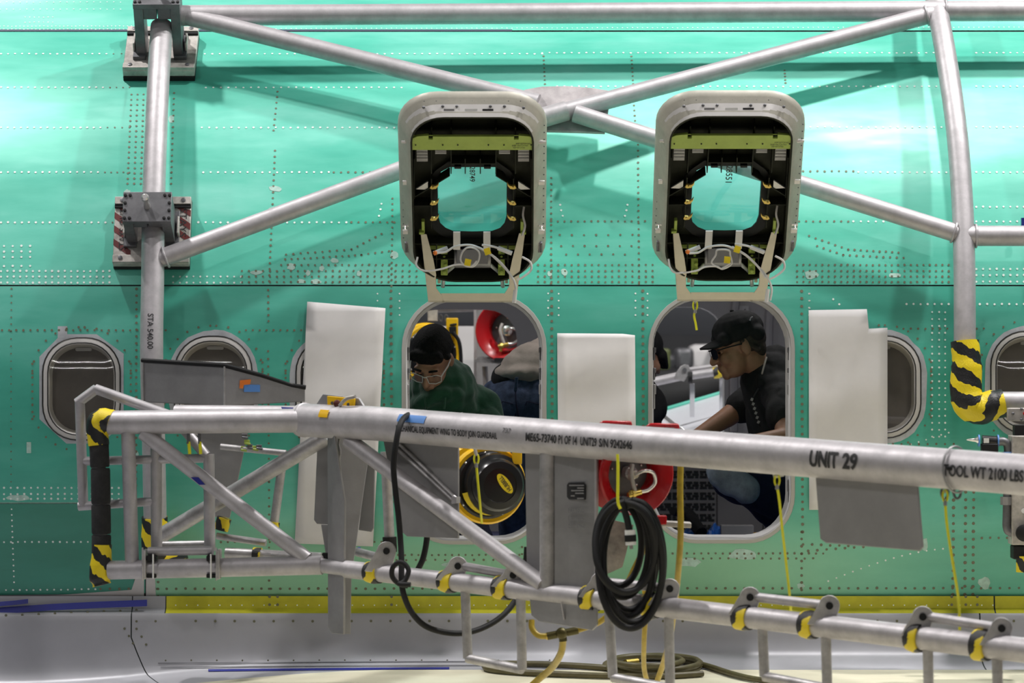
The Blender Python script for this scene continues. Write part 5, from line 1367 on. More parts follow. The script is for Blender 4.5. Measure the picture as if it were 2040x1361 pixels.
# small rope ends and cable clips on the left rail
cl = thing('cable_clip', 'dark cable clips with yellow cord ends under the left rail', 'cable clip', P(380, 915, -1.0))
for px in (375, 397):
    tube('clip', [GL(px, 860, .0), GL(px+1, 884, .0)], .006, M['darkmetal'], cl, seg=8)
    tube('cord_end', [GL(px+1, 880, .0), GL(px+3, 905, .0)], .006, M['cord'], cl, seg=8)
vb = thing('valve_cluster', 'small green valve cluster on the thin bar behind the rail', 'valve', GL(500, 905, .3))
for i, (x, y) in enumerate(((487, 868), (492, 880), (498, 889), (508, 892), (516, 890), (485, 893))):
    b = MB(); b.box(GL(x, y, .3), XA, YA, ZA, .02, .02, .014); b.tube([GL(x-5, y+3, .29), GL(x+7, y+5, .29)], .005, seg=8); b.build('fitting', M['lime'] if i % 2 else M['darkmetal'], vb, 30, .002)

# ================================================================== far side: seen through the cabin and its far exits
far = thing('far_guardrail', 'aluminium guardrail with hinged ear and yellow tape beyond the right exit', 'guardrail', P(1380, 830, 4.6))
fy = 4.6
tube('rail_tube', [P(1270, 768, fy), P(1362, 748, fy)], .023, AL, far, seg=16)
tube('rail_tube', [P(1372, 749, fy-.03), P(1480, 733, fy-.03)], .021, AL, far, seg=16)
tube('rail_tube', [P(1364, 738, fy), P(1480, 722, fy)], .012, AL, far, seg=12)
b = MB(); b.plate([P(x, y, fy-.04) for x, y in ((1344, 756), (1346, 744), (1356, 730), (1364, 726), (1372, 728), (1375, 736), (1372, 748), (1362, 760))], .012, Vector((0, -1, 0))); e_ = b.build('ear', M['alu2'], far, 30, .002)
b = MB(); b.lathe(P(1364, 737, fy-.05), (0, -1, 0), [(.011, 0), (.011, .006)], seg=12); b.build('pivot', M['darkmetal'], e_)
tube('strap', [P(1371, 752, fy-.04), P(1379, 752, fy-.04)], .03, M['black'], far, seg=12)
tube('tape_wrap', [P(1421, 744, fy-.03), P(1438, 741, fy-.03)], [.027, .033], M['hazard'], far, seg=14)
b = MB(); b.box(P(1379, 798, fy+.02), Vector((1, 0, -.0)), YA, ZA, .024, .012, .17); b.build('post', M['wingmetal'], far, 30, .002)
b = MB(); b.box(P(1438, 785, fy+.05), XA, YA, ZA, .024, .012, .2); b.build('post', M['wingmetal'], far, 30, .002)
fwp = mk('far_wing', *plate_data([P(1180, 862, 5.2), P(1480, 772, 5.2), P(1560, 900, 4.2), P(1560, 960, 3.6), P(1180, 1000, 3.6)], .02), M['wingmetal'], plane, 30, None, 0, 'silver wing of the far side')
tube('leading_edge', [P(1180, 858, 5.18), P(1480, 771, 5.18)], .012, M['primer'], fwp, seg=10)
tube('panel_line', [P(1250, 878, 4.9), P(1440, 826, 4.9)], .006, M['darkmetal'], fwp, seg=6)
b = MB(); b.plate([P(1304, 820, 3.9), P(1312, 818, 3.9), P(1376, 868, 3.7), P(1370, 874, 3.7)], .03); o = b.build('steel_bar', M['chrome'], None, 30, .003); tag(o, 'bright flat steel bar leaning across the far exit sill', 'bar')
# black cylinder added for the dark gap above the far wing, and machines in the hangar, out of focus
b = MB(); b.lathe(P(1330, 800, 6.2), (1, 0, .25), [(.16, -.6), (.17, 0), (.10, .28), (.04, .34)], 24); b.box(Vector((P(1320, 800, 6.2).x, 6.2, 1.55)), XA, YA, ZA, .12, .12, 3.1); o = b.build('dark_gap_filler', M['black'], None, 40); tag(o, 'black cylinder filling the dark gap above the far wing', 'gap filler')
o = mk('distant_airplane', *lathe_data(P(1370, 325, 15), (1, 0, -.04), [(1.2, -6), (1.35, -1), (1.3, 2.5), (1.0, 5.5)], 40), M['greyhull'], None, 50); tag(o, 'grey hull of another airplane far behind the right exit', 'airplane')
b = MB(); b.box(P(1412, 714, 13), XA, YA, ZA, .30, .4, .2); b.box(Vector((P(1412, 705, 13).x, 13, 1.6)), XA, YA, ZA, .26, .38, 3.2); b.box(P(1425, 700, 12.7), XA, YA, ZA, .1, .3, .1); o = b.build('distant_workstation', M['dimwhite'], None, 30, .05); tag(o, 'white workstation cabinet far beyond the right exit', 'cabinet')
b = MB(); b.box(P(1362, 714, 11), XA, YA, ZA, .12, .4, .14); b.box(Vector((P(1360, 705, 11).x, 11, 1.6)), XA, YA, ZA, .08, .3, 3.2); b.box(P(1345, 722, 11.3), XA, YA, ZA, .2, .3, .1); o = b.build('distant_machine', M['darkmetal'], None, 30, .03); tag(o, 'dark machine standing far beyond the right exit', 'machine')
b = MB(); b.box(P(1316, 716, 10.4), XA, YA, ZA, .12, .3, .14); b.box(Vector((P(1316, 705, 10.4).x, 10.4, 1.6)), XA, YA, ZA, .1, .2, 3.2); o = b.build('distant_crate', mat('olive_crate', (.10, .12, .04), .6), None, 30, .02); tag(o, 'small green crate far beyond the right exit', 'crate')
# far side of the left exit: sheet-metal post with shelf, reels, tube and junction box
fp = thing('far_rail_post', 'sheet-metal rail post with a shelf beyond the left exit', 'rail post', P(985, 900, 4.4))
b = MB(); b.plate([P(945, 590, 4.6), P(1060, 590, 4.6), Vector((P(1060, 590, 4.6).x, 4.6, 0)), Vector((P(945, 590, 4.6).x, 4.6, 0))], .02); b.build('post_sheet', M['plategrey'], fp, 30)
b = MB(); b.plate([P(820, 650, 4.9), P(946, 650, 4.9), P(946, 920, 4.9), P(820, 920, 4.9)], .02); b.build('post_sheet', M['dimwhite'], fp, 30)
b = MB(); b.plate([P(945, 718, 4.45), P(1060, 722, 4.45), P(1060, 716, 4.2), P(950, 713, 4.2)], .012); b.plate([P(945, 716, 4.2), P(1060, 721, 4.2), P(1060, 728, 4.2), P(945, 722, 4.2)], .006); b.build('shelf', M['alu2'], fp, 30)
b = MB(); b.plate([P(944, 590, 4.42), P(949, 590, 4.42), P(949, 900, 4.42), P(944, 900, 4.42)], .05); b.build('post_edge', AL, fp, 30)
tube('cross_tube', [P(800, 612, 4.6), P(945, 608, 4.6)], .033, AL, fp, seg=16)
tube('brace', [P(966, 730, 4.4), P(970, 800, 4.4)], .014, M['alu2'], fp, seg=10)
b = MB(); b.box(P(862, 622, 4.35), XA, YA, ZA, .05, .06, .09); jb = b.build('junction_box', M['baremetal'], fp, 30, .003)
tube('conduit_elbow', [P(826, 640, 4.33), P(828, 622, 4.33), P(836, 613, 4.33), P(850, 613, 4.33)], .016, M['chrome'], fp, seg=12, smooth=4)
for px in (878, 889):
    n = 10; c = P(px, 634, 4.4)
    tube('hook', [c+Vector((.008*math.cos(2*math.pi*i/n), 0, .016*math.sin(2*math.pi*i/n))) for i in range(n)], .004, M['darkmetal'], fp, seg=6, closed=True)
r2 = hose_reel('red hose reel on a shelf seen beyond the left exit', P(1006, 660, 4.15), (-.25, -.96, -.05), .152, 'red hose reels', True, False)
b = MB(); b.box(P(1005, 717, 4.2), XA, YA, ZA, .1, .1, .02); b.build('foot', M['black'], r2, 30)
c2 = cable_reel('yellow cable reel seen behind the head of the person in the green hoodie', P(858, 706, 4.1), (.2, -.97, -.05), .150, 'yellow cable reels', False)
b = MB(); b.box(P(901, 652, 4.05), XA, YA, ZA, .058, .1, .09); b.build('cable_guide', M['yellow'], c2, 30, .004)
b = MB(); b.box(P(902, 658, 3.99), XA, YA, ZA, .035, .03, .035); b.tube([P(896, 648, 3.99), P(910, 646, 3.99)], .006, seg=8); b.build('guide_roller', M['black'], c2, 30, .003)
tube('cable', [P(902, 662, 3.97), P(914, 680, 3.97), P(918, 710, 3.97), P(918, 760, 3.97)], .010, M['black'], c2, seg=10, smooth=5)

# items lying on the cabin floor inside the right exit
def fl(px, py):   # pixel on the cabin floor
    t = (CZ-2.495)*FPX/(py-680.5); return P(px, py, t-CD)
b = MB(); c = fl(1468, 1072); b.box(c+Vector((0, 0, .03)), XA, YA, ZA, .15, .08, .06); o = b.build('foam_block', mat('pale_grey_foam', (.40, .385, .385), .7), None, 30, .003); tag(o, 'pale grey foam block on the cabin floor inside the right exit', 'block')
b = MB(); c = fl(1513, 1071); b.box(c+Vector((0, 0, .012)), XA, YA, ZA, .06, .05, .022); o = b.build('yellow_tool', M['yellow'], None, 30, .003); tag(o, 'yellow flat tool case on the cabin floor beside the foam block', 'tool')
def crumple(name, px, py, w, d, h, m, label, cat, seed):
    R_ = random.Random(seed); c = fl(px, py); v = []; f = []; n = 9
    for i in range(n):
        for j in range(n):
            e = max(0, 1-max(abs(i-4), abs(j-4))/4.); v.append(c+Vector(((i-4)/8*w, (j-4)/8*d, .004+h*e**.6*R_.uniform(.35, 1.0))))
    for i in range(n-1):
        for j in range(n-1): f.append((i*n+j, i*n+j+1, (i+1)*n+j+1, (i+1)*n+j))
    v += [Vector((p.x, p.y, 2.495)) for p in v]
    k = n*n; rim = [i for i in range(n)]+[i*n+n-1 for i in range(1, n)]+[n*n-1-i for i in range(1, n)]+[(n-1-i)*n for i in range(1, n-1)]
    for i in range(len(rim)): a, b2 = rim[i], rim[(i+1) % len(rim)]; f.append((a, b2, b2+k, a+k))
    o = mk(name, v[:k]+v[k:], f, m, None, 20); tag(o, label, cat); return o
crumple('blue_film', 1378, 1068, .13, .15, .055, M['bluefilm'], 'crumpled blue plastic film on the cabin floor below the yellow hose', 'plastic film', 2)
crumple('blue_film', 1425, 1070, .085, .16, .07, M['bluefilm'], 'crumpled blue plastic film on the cabin floor beside the foam block', 'plastic film', 5)
crumple('plastic_bag', 1540, 1071, .085, .12, .085, M['bagfilm'], 'clear crinkled plastic bag on the cabin floor at the right jamb', 'plastic bag', 9)
o = tube('dark_tool_bag', [fl(1340, 1070)+Vector((0, 0, .12)), fl(1368, 1068)+Vector((0, -.02, .1)), fl(1396, 1070)+Vector((0, -.05, .02))], [.02, .035, .03], M['black'], None, seg=12, smooth=4); tag(o, 'black strap-like tool bag slumped on the cabin floor behind the yellow hose', 'bag')

# ================================================================== people
from mathutils import noise as mnoise
def blob(name, prims, m, parent=None, voxel=.007, smooth=6, label=None):
    """one continuous surface grown from overlapping volumes"""
    b = MB()
    for q in prims:
        if q[0] == 'e': b.ball(q[1], q[2], 0, 16, 10, q[3] if len(q) > 3 else None)
        else:
            _, p0, p1, r0, r1 = q; p0 = Vector(p0); p1 = Vector(p1); n = 6
            for i in range(n+1):
                t = i/n; b.ball(p0.lerp(p1, t), r0+(r1-r0)*t, 0, 12, 8)
            v, f, _u = tube_data([p0, p1], [r0, r1], 14); b.add(v, f)
    me = bpy.data.meshes.new(name); me.from_pydata([tuple(v) for v in b.v], [], b.f)
    o = bpy.data.objects.new(name, me); COL.objects.link(o)
    r = o.modifiers.new('r', 'REMESH'); r.mode = 'VOXEL'; r.voxel_size = voxel
    s = o.modifiers.new('s', 'SMOOTH'); s.factor = .5; s.iterations = smooth
    dg = bpy.context.evaluated_depsgraph_get(); me2 = bpy.data.meshes.new_from_object(o.evaluated_get(dg))
    bpy.data.objects.remove(o); bpy.data.meshes.remove(me)
    base = ROOT.get(parent, Vector((0, 0, 0))) if parent else Vector((0, 0, 0))
    me2.name = name; me2.materials.clear(); me2.materials.append(m)
    if name in ('hoodie', 't_shirt', 'shirt', 'jeans', 'trousers', 'knee_patch'):      # cloth folds
        amp = .010 if name == 'hoodie' else .0075
        nv = [(v.normal.copy(), v.co.copy()) for v in me2.vertices]
        for v, (n_, c_) in zip(me2.vertices, nv):
            q = Vector((c_.x*9+2*c_.z, c_.y*9, c_.z*7)); k = mnoise.noise(q)+.5*mnoise.noise(q*2.3)
            v.co = c_+n_*(amp*(abs(k)*1.6-.45))
    for v in me2.vertices: v.co -= base
    for p in me2.polygons: p.use_smooth = True
    o = bpy.data.objects.new(name, me2); COL.objects.link(o)
    if parent: o.parent = parent
    ROOT[o] = base
    if label: o['label'] = label
    return o
class Head:
    """local frame: x = person's left... right-handed with y forward, z up"""
    def __init__(s, c, fwd, up=Vector((0, 0, 1)), k=1.0):
        s.c = Vector(c); s.f = Vector(fwd).normalized(); s.u = (Vector(up)-s.f*Vector(up).dot(s.f)).normalized(); s.r = s.f.cross(s.u); s.k = k
        s.m = Matrix((s.r, s.f, s.u)).transposed()
    def p(s, x, y, z): return s.c+(s.r*x+s.f*y+s.u*z)*s.k
    def e(s, c, r): return ('e', s.p(*c), tuple(q*s.k for q in r), s.m)
    def cap(s, a, b, r0, r1): return ('c', s.p(*a), s.p(*b), r0*s.k, r1*s.k)
    def skull(s):
        return [s.e((0, -.012, .03), (.074, .095, .085)), s.e((0, .032, -.03), (.062, .062, .085)), s.e((0, .040, -.082), (.049, .046, .034)),
                s.cap((0, .094, .012), (0, .117, -.034), .009, .0155), s.cap((-.04, .082, .02), (.04, .082, .02), .014, .014),
                s.e((.034, .07, -.032), (.028, .028, .03)), s.e((-.034, .07, -.032), (.028, .028, .03)),
                s.cap((-.019, .094, -.062), (.019, .094, -.062), .009, .009), s.cap((-.016, .092, -.074), (.016, .092, -.074), .0095, .0095),
                s.e((0, .078, -.098), (.028, .018, .018)),
                s.e((.076, -.008, -.008), (.012, .021, .033)), s.e((-.076, -.008, -.008), (.012, .021, .033)),
                s.cap((.012, .108, -.036), (-.012, .108, -.036), .010, .010)]
    def eyes(s, parent):
        for q in (-1, 1):
            b = MB(); b.ball(s.p(q*.031, .079, .0), (.0125*s.k,)*3); b.build('eyelid', M['skin'], parent)
            b = MB(); b.tube([s.p(q*.016, .099, .024), s.p(q*.032, .099, .029), s.p(q*.048, .088, .024)], .0042*s.k, seg=7); b.build('eyebrow', M['hair'], parent)
            b = MB(); b.tube([s.p(q*.02, .0915, -.003), s.p(q*.031, .0925, -.006), s.p(q*.042, .0885, -.003)], .002*s.k, seg=6); b.build('eyelashes', M['hair'], parent)
def hand(parent, wrist, dirn, palm_n, k=1.0, curl=.7):
    """prims for a palm with five separate bent fingers"""
    d = Vector(dirn).normalized(); n = (Vector(palm_n)-d*Vector(palm_n).dot(d)).normalized(); s = d.cross(n); w = Vector(wrist); out = []
    out.append(('e', w+d*.045*k, (.04*k, .048*k, .017*k), Matrix((s, d, n)).transposed()))
    for i, (o_, L) in enumerate(((-.030, .062), (-.010, .074), (.010, .070), (.029, .054))):
        a = w+d*.082*k+s*o_*k; b_ = a+(d*math.cos(.35*curl)-n*math.sin(.35*curl))*L*.45*k; c_ = b_+(d*math.cos(1.1*curl)-n*math.sin(1.1*curl))*L*.32*k; e_ = c_+(d*math.cos(1.7*curl)-n*math.sin(1.7*curl))*L*.25*k
        out += [('c', a-d*.02*k, b_, .0098*k, .009*k), ('c', b_, c_, .009*k, .0083*k), ('c', c_, e_, .0083*k, .0072*k)]
    a = w+d*.03*k-s*.034*k; b_ = a+(d*.6-s*.6-n*.3).normalized()*.036*k; c_ = b_+(d*.85-s*.1-n*.4).normalized()*.03*k
    out += [('c', a, b_, .0125*k, .0105*k), ('c', b_, c_, .0105*k, .009*k)]
    return out

# ---- person in the green hoodie, leaning towards us with bowed head
pa = thing('person', 'person in a green hoodie and clear safety glasses bending over inside the left exit', 'person', Vector((P(890, 900, .8).x, .85, 2.495)))
H1 = Head(P(861, 714, .58), (-.24, -.66, -.71), (.10, 0, 1), 1.0)
nb = P(884, 780, .72)
sh1, sh2 = P(962, 812, .78), P(800, 806, .76)
el1, el2 = P(1000, 930, .62), P(770, 930, .62)
ha1, ha2 = P(930, 985, .42), P(850, 985, .42)
hip = P(895, 1000, 1.15)
body = H1.skull()+[('c', H1.p(0, -.02, -.05), nb, .055, .062), ('c', nb, P(890, 860, .85), .11, .13), ('c', P(890, 860, .85), hip, .13, .14), ('c', nb, sh1, .06, .055), ('c', nb, sh2, .06, .055),
                   ('c', sh1, el1, .05, .04), ('c', el1, ha1, .038, .027), ('c', sh2, el2, .05, .04), ('c', el2, ha2, .038, .027)]
kn1, kn2 = Vector((hip.x+.12, .85, 2.57)), Vector((hip.x-.12, .9, 2.57))
body += [('c', hip, kn1, .08, .06), ('c', kn1, Vector((hip.x+.12, 1.3, 2.545)), .05, .04), ('c', hip, kn2, .08, .06), ('c', kn2, Vector((hip.x-.12, 1.35, 2.545)), .05, .04)]
body += hand(None, ha1, (-.3, -.9, -.2), (0, -.2, 1))+hand(None, ha2, (.3, -.9, -.2), (0, -.2, 1))
bo = blob('body', body, M['skin'], pa, .006, 3)
H1.eyes(bo)
blob('hair', [H1.e((0, -.026, .048), (.081, .098, .080)), H1.e((0, -.055, .0), (.077, .07, .075)), H1.cap((-.05, .062, .072), (.05, .062, .072), .024, .024), H1.cap((-.03, .074, .066), (.02, .078, .064), .018, .016), H1.cap((-.074, .02, .035), (-.074, -.01, .012), .012, .008), H1.cap((.074, .02, .035), (.074, -.01, .012), .012, .008)], M['hair'], pa, .0055, 2)
# glasses
gl = []
for q in (-1, 1):
    v = [H1.p(q*a, .118-abs(a)*.28, b) for a, b in ((.008, .012), (.05, .016), (.066, .006), (.062, -.022), (.04, -.032), (.014, -.026))]
    mk('glasses_lens', v, [tuple(range(6))], M['lens'], pa); tube('glasses_rim', v+[v[0]], .0016, M['cable'], pa, seg=6)
    tube('glasses_arm', [H1.p(q*.066, .099, .008), H1.p(q*.078, .04, .01), H1.p(q*.079, -.015, .008)], .0028, M['cable'], pa, seg=6)
tube('glasses_bridge', [H1.p(-.01, .116, .01), H1.p(0, .12, .012), H1.p(.01, .116, .01)], .0022, M['cable'], pa, seg=6)
hood = [('c', nb, P(890, 860, .84), .145, .165), ('c', P(890, 860, .84), hip, .165, .165), ('c', nb+Vector((0, .03, -.02)), sh1, .09, .082), ('c', nb+Vector((0, .03, -.02)), sh2, .09, .082),
        ('c', sh1, el1, .078, .062), ('c', el1, ha1, .06, .043), ('c', sh2, el2, .078, .062), ('c', el2, ha2, .06, .043)]
hd = []
for i in range(15):   # rolled hood around the neck
    a = 2*math.pi*i/15; c = P(876, 777, .66)
    hd.append(c+Vector((.102*math.cos(a), .09*math.sin(a)+.02, .030*math.sin(a)+.028*math.cos(a)-.012-.02*math.cos(2*a))))
hood += [('c', hd[i], hd[(i+1) % 15], .034, .034) for i in range(15)]
hood += [('e', P(885, 760, .85), (.11, .07, .08))]
hb1 = blob('hoodie', hood, M['hoodie'], pa, .008, 5, 'dark green hooded sweatshirt')
for (a, b_) in ((P(846, 790, .55), P(850, 822, .545)), (P(887, 792, .55), P(885, 815, .545))): tube('drawstring', [a, b_], .0035, M['hoodie'], pa, seg=6)
b = MB(); b.tube([P(908, 826, .605), P(922, 822, .605)], .002, seg=6); b.build('chest_print', M['cable'], pa)
blob('trousers', [('c', hip, kn1, .1, .078), ('c', kn1, Vector((hip.x+.12, 1.3, 2.545)), .068, .05), ('c', hip, kn2, .1, .078), ('c', kn2, Vector((hip.x-.12, 1.35, 2.545)), .068, .05), ('e', hip, (.15, .12, .12))], M['navy'], pa, .01, 4)

# ---- person bent over with their back to us, jeans and beige shirt
pc = thing('person', 'person bent over with back turned, blue jeans and beige shirt in the left exit', 'person', Vector((P(1035, 1000, 1.5).x, 1.5, 2.495)))
pv = P(1045, 792, 1.45)
lh, rh = pv+Vector((-.085, 0, -.02)), pv+Vector((.085, 0, -.02))
kl, kr = P(1022, 950, 1.38), P(1085, 950, 1.4)
fl_, fr_ = Vector((kl.x+.0, 1.48, 2.56)), Vector((kr.x+.02, 1.5, 2.56))
che = P(1150, 718, 1.75); neck3 = P(1200, 735, 1.85)
body = [('e', pv, (.15, .11, .12)), ('c', lh, kl, .085, .06), ('c', kl, fl_, .055, .04), ('c', rh, kr, .085, .06), ('c', kr, fr_, .055, .04), ('c', pv, che, .12, .14), ('c', che, neck3, .07, .055), ('e', neck3+Vector((.13, .02, -.03)), (.1, .08, .085)),
        ('c', che+Vector((.02, -.15, 0)), P(1160, 760, 1.5), .05, .04), ('c', P(1160, 760, 1.5), P(1180, 850, 1.5), .036, .028), ('c', che+Vector((.02, .15, 0)), P(1160, 760, 2.0), .05, .04), ('c', P(1160, 760, 2.0), P(1180, 850, 2.0), .036, .028)]
body += hand(None, P(1180, 850, 1.5), (.1, 0, -1), (0, -1, 0))+hand(None, P(1180, 850, 2.0), (.1, 0, -1), (0, 1, 0))
body += [('c', fl_, fl_+Vector((.1, .1, -.035)), .04, .03), ('c', fr_, fr_+Vector((.12, .08, -.035)), .04, .03)]
blob('body', body, M['skin'], pc, .009, 3)
je = blob('jeans', [('e', pv+Vector((-.035, -.02, -.02)), (.125, .13, .135)), ('e', pv+Vector((.075, -.02, -.02)), (.125, .13, .135)), ('c', lh, kl, .112, .082), ('c', kl, fl_, .078, .058), ('c', rh, kr, .112, .082), ('c', kr, fr_, .078, .058), ('e', pv+Vector((.02, .02, .08)), (.15, .12, .05))], M['jeans'], pc, .008, 3, 'blue denim jeans')
tube('centre_seam', [P(1029, 757, 1.325), P(1027, 775, 1.305), P(1028, 800, 1.295), P(1033, 830, 1.305), P(1038, 860, 1.32)], .0035, M['navy'], pc, seg=6, smooth=4)
b = MB(); b.box(P(1028, 766, 1.30), XA, YA, Vector((.1, 0, 1)), .014, .006, .06); b.build('belt_loop', M['jeans'], pc, 30, .002)
for x0 in (997, 1046):
    pts = [P(x0, 808, 1.30), P(x0+4, 800, 1.30), P(x0+30, 806, 1.305), P(x0+30, 846, 1.315)]
    tube('pocket_stitch', pts, .0025, M['navy'], pc, seg=6)
blob('waistband', [('c', pv+Vector((-.075, -.03, .08)), pv+Vector((.12, -.02, .09)), .07, .08), ('e', pv+Vector((.02, .02, .08)), (.148, .12, .05))], M['blackcloth'], pc, .008, 3)
blob('shirt', [('c', pv+Vector((.03, .0, .12)), che, .115, .15), ('e', pv+Vector((.0, -.02, .105)), (.135, .12, .05)), ('c', pv+Vector((-.03, -.03, .12)), che+Vector((-.06, -.04, .03)), .075, .12), ('c', che, neck3, .12, .08), ('c', che+Vector((.02, -.15, 0)), P(1160, 760, 1.5), .075, .062), ('c', P(1160, 760, 1.5), P(1176, 830, 1.5), .062, .045), ('c', che+Vector((.02, .15, 0)), P(1160, 760, 2.0), .075, .062), ('c', P(1160, 760, 2.0), P(1176, 830, 2.0), .062, .045)], M['khaki'], pc, .008, 3, 'beige untucked shirt')

blob('hair', [('e', neck3+Vector((.12, .02, -.005)), (.105, .084, .075)), ('e', neck3+Vector((.07, .02, -.02)), (.06, .075, .07))], M['hairbrown'], pc, .007, 3)
# ---- person in black cap and T-shirt, in profile inside the right exit
pb_ = thing('person', 'person in a black cap and black T-shirt reaching down inside the right exit', 'person', Vector((P(1540, 1000, .9).x, .95, 2.495)))
H2 = Head(P(1472, 690, .80), (-.93, -.17, -.26), (-.06, 0, 1), 1.04)
nb = P(1532, 752, .86); s1 = P(1562, 800, .66); s2 = P(1512, 786, 1.06)
e2 = P(1448, 832, .98); h2_ = P(1384, 872, .90)
e1 = P(1566, 872, .50); h1_ = P(1482, 884, .42)
hp3 = P(1610, 980, 1.0); k3 = P(1452, 955, .74); k4 = P(1500, 975, 1.1)
body = H2.skull()+[('c', H2.p(0, -.03, -.05), nb, .056, .066), ('c', nb, P(1570, 860, .9), .075, .13), ('c', P(1570, 860, .9), hp3, .14, .14), ('c', nb+Vector((.02, 0, -.03)), s1, .05, .05), ('c', nb+Vector((.02, 0, -.03)), s2, .05, .05),
                   ('c', s1, e1, .052, .043), ('c', e1, h1_, .042, .029), ('c', s2, e2, .052, .043), ('c', e2, h2_, .042, .029), ('c', hp3, k3, .085, .065), ('c', k3, P(1600, 1030, .95), .055, .045), ('c', hp3, k4, .085, .065), ('c', k4, Vector((k4.x+.2, 1.2, 2.56)), .055, .045)]
body += hand(None, h2_, (-.8, -.1, -.55), (-.3, 0, 1))+hand(None, h1_, (-.85, -.1, -.4), (-.3, 0, 1))
bo = blob('body', body, M['skin2'], pb_, .006, 3)
H2.eyes(bo)
blob('short_hair', [H2.e((0, -.035, .02), (.0785, .083, .066)), H2.cap((-.07, -.055, -.03), (-.074, .0, .02), .012, .01), H2.cap((.07, -.055, -.03), (.074, .0, .02), .012, .01), H2.e((0, -.07, -.02), (.06, .035, .05))], M['hairbrown'], pb_, .005, 2)
cap_ = [H2.e((0, -.012, .062), (.086, .108, .078)), H2.cap((-.06, -.07, .035), (.06, -.07, .035), .034, .034), H2.cap((-.055, .06, .045), (.055, .06, .045), .03, .03)]
blob('cap', cap_, M['blackcloth'], pb_, .005, 4, 'black baseball cap')
v = []; f = []
n = 14
for lay in (0, 1):
    for i in range(n+1):
        a = math.pi*i/n; x = .075*math.cos(a); y = .075+.078*math.sin(a)**.8; z = .046-.012*math.sin(a)-.018*(x/.075)**2-.007*lay
        v.append(H2.p(x, y, z))
    for i in range(n+1):
        a = math.pi*i/n; v.append(H2.p(.078*math.cos(a), .06+.02*math.sin(a), .052-.014*(math.cos(a))**2-.007*lay))
m_ = 2*(n+1)
for i in range(n):
    f += [(i, i+1, n+1+i+1, n+1+i), (m_+i, m_+n+1+i, m_+n+1+i+1, m_+i+1), (i, m_+i, m_+i+1, i+1)]
mk('cap_brim', v, f, M['blackcloth'], pb_, 40)
b = MB(); b.ball(H2.p(0, -.01, .141), (.009, .009, .006)); b.build('cap_button', M['blackcloth'], pb_)
tube('cap_emblem', [H2.p(-.075, -.052, .088), H2.p(-.072, -.06, .098), H2.p(-.066, -.068, .10)], .003, M['galv'], pb_, seg=6)
for q in (-1, 1):
    v = [H2.p(q*a, .122-abs(a)*.28, b) for a, b in ((.010, .014), (.05, .016), (.062, .008), (.060, -.018), (.04, -.026), (.016, -.022))]
    mk('sunglasses_lens', v, [tuple(range(6))], M['blackgloss'], pb_)
    tube('sunglasses_arm', [H2.p(q*.062, .104, .010), H2.p(q*.078, .05, .012), H2.p(q*.08, -.012, .010)], .0032, M['black'], pb_, seg=6)
tube('sunglasses_bridge', [H2.p(-.012, .118, .012), H2.p(0, .122, .014), H2.p(.012, .118, .012)], .003, M['black'], pb_, seg=6)
blob('t_shirt', [('c', P(1545, 722, .90), P(1600, 770, .9), .075, .11), ('c', nb+Vector((.01, .0, -.02)), P(1572, 860, .9), .128, .165), ('c', P(1572, 860, .9), hp3, .165, .16), ('c', nb+Vector((.02, 0, -.02)), s1, .085, .082), ('c', nb+Vector((.02, 0, -.02)), s2, .082, .078), ('c', s1, s1.lerp(e1, .42), .080, .078), ('c', s2, s2.lerp(e2, .55), .076, .072), ('e', P(1560, 740, .92), (.09, .12, .07)),
                 ('c', P(1527, 735, .80), P(1520, 762, .74), .035, .03)], M['blackcloth'], pb_, .008, 4, 'black T-shirt')
ln = [P(1530, 735, .72), P(1512, 775, .62), P(1500, 800, .60), P(1506, 830, .60), P(1514, 850, .60)]
tube('neck_strap', [P(1527, 712, .77), P(1524, 722, .735), P(1518, 745, .70)], .004, M['khaki'], pb_, seg=6)
tube('lanyard_strap', ln[1:], .0055, M['black'], pb_, seg=7, smooth=4)
b = MB()
for i in range(6): b.box(P(1498+i*2.6, 796+i*9, .592), Vector((.9, 0, -.4)), YA, Vector((.4, 0, .9)), .010, .003, .012)
b.build('lanyard_print', M['galv'], pb_, 30, kind='stuff')
blob('trousers', [('c', hp3, k3+Vector((.05, .01, .02)), .125, .09), ('c', hp3, k4, .11, .085), ('c', k4, Vector((k4.x+.2, 1.2, 2.56)), .075, .06), ('c', k3, P(1600, 1030, .95), .078, .066), ('e', hp3, (.16, .15, .13))], M['navy'], pb_, .009, 4, 'navy work trousers')
blob('knee_patch', [('c', P(1440, 940, .66), P(1488, 978, .66), .07, .058), ('c', P(1430, 920, .68), P(1455, 960, .66), .05, .062)], M['jeanslight'], pb_, .007, 4, 'faded blue denim knee')

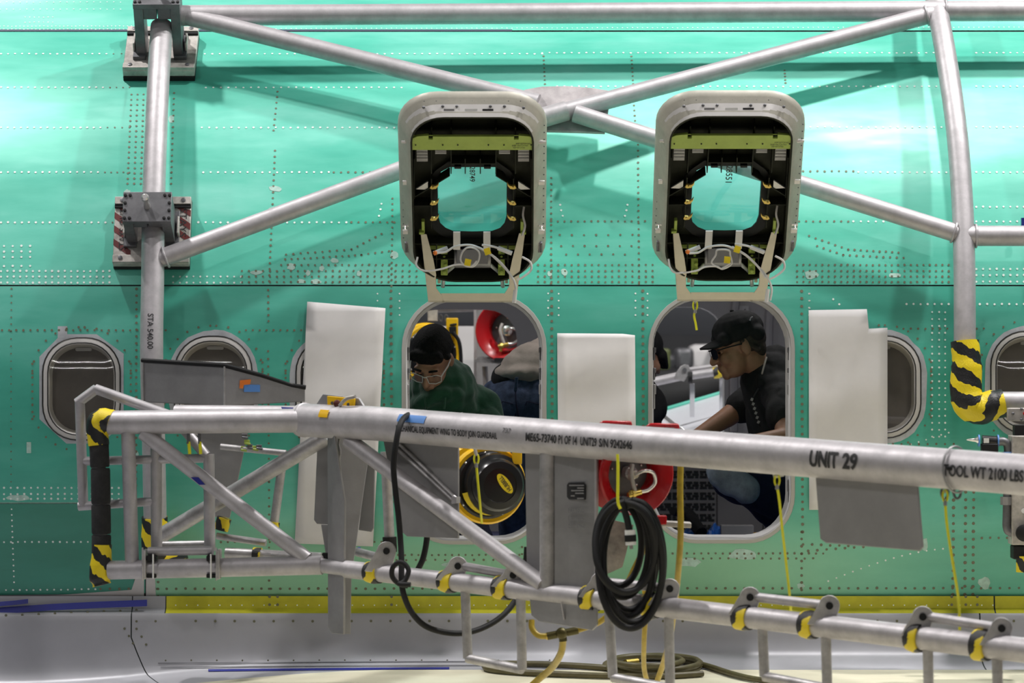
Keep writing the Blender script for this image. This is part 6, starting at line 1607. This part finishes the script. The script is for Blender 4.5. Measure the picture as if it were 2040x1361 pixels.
# ---- another worker standing beyond, only a sliver of cap and shoulder showing at the jamb
pd = thing('person', 'person in black cap mostly hidden behind the left jamb of the right exit', 'person', Vector((P(1278, 900, 2.4).x, 2.4, 2.495)))
H3 = Head(P(1276, 708, 2.4), (.75, .55, -.35), (0, 0, 1), 1.0)
c3 = P(1252, 790, 2.42)
blob('body', H3.skull()+[('c', H3.p(0, -.02, -.05), c3, .055, .07), ('c', c3, Vector((c3.x, 2.5, 2.9)), .13, .13), ('c', Vector((c3.x-.09, 2.5, 2.85)), Vector((c3.x-.09, 2.45, 2.53)), .08, .05), ('c', Vector((c3.x+.05, 2.5, 2.85)), Vector((c3.x+.05, 2.45, 2.53)), .08, .05),
     ('c', c3+Vector((.1, 0, -.03)), P(1272, 850, 2.3), .05, .04), ('c', c3+Vector((-.13, 0, -.03)), P(1235, 860, 2.3), .05, .04)]+hand(None, P(1272, 850, 2.3), (.1, -.2, -1), (0, -1, 0))+hand(None, P(1235, 860, 2.3), (0, -.2, -1), (0, -1, 0)), M['skin'], pd, .008, 3)
blob('cap', [H3.e((0, -.012, .058), (.086, .108, .080)), H3.e((0, -.05, .0), (.078, .06, .06)), H3.cap((-.04, .08, .03), (-.01, .15, .0), .03, .012), H3.cap((.04, .08, .03), (.01, .15, .0), .03, .012)], M['blackcloth'], pd, .006, 3, 'black cap')
blob('shirt', [('c', c3+Vector((0, 0, -.03)), Vector((c3.x, 2.5, 2.88)), .15, .16), ('c', c3, c3+Vector((.1, 0, -.05)), .09, .08), ('c', c3, c3+Vector((-.14, 0, -.05)), .09, .08), ('c', c3+Vector((.1, 0, -.03)), P(1272, 842, 2.3), .075, .055), ('c', c3+Vector((-.13, 0, -.03)), P(1235, 852, 2.3), .075, .055)], M['blackcloth'], pd, .009, 4)
blob('trousers', [('c', Vector((c3.x-.09, 2.5, 2.88)), Vector((c3.x-.09, 2.45, 2.54)), .105, .075), ('c', Vector((c3.x+.05, 2.5, 2.88)), Vector((c3.x+.05, 2.45, 2.54)), .105, .075)], M['navy'], pd, .01, 4)
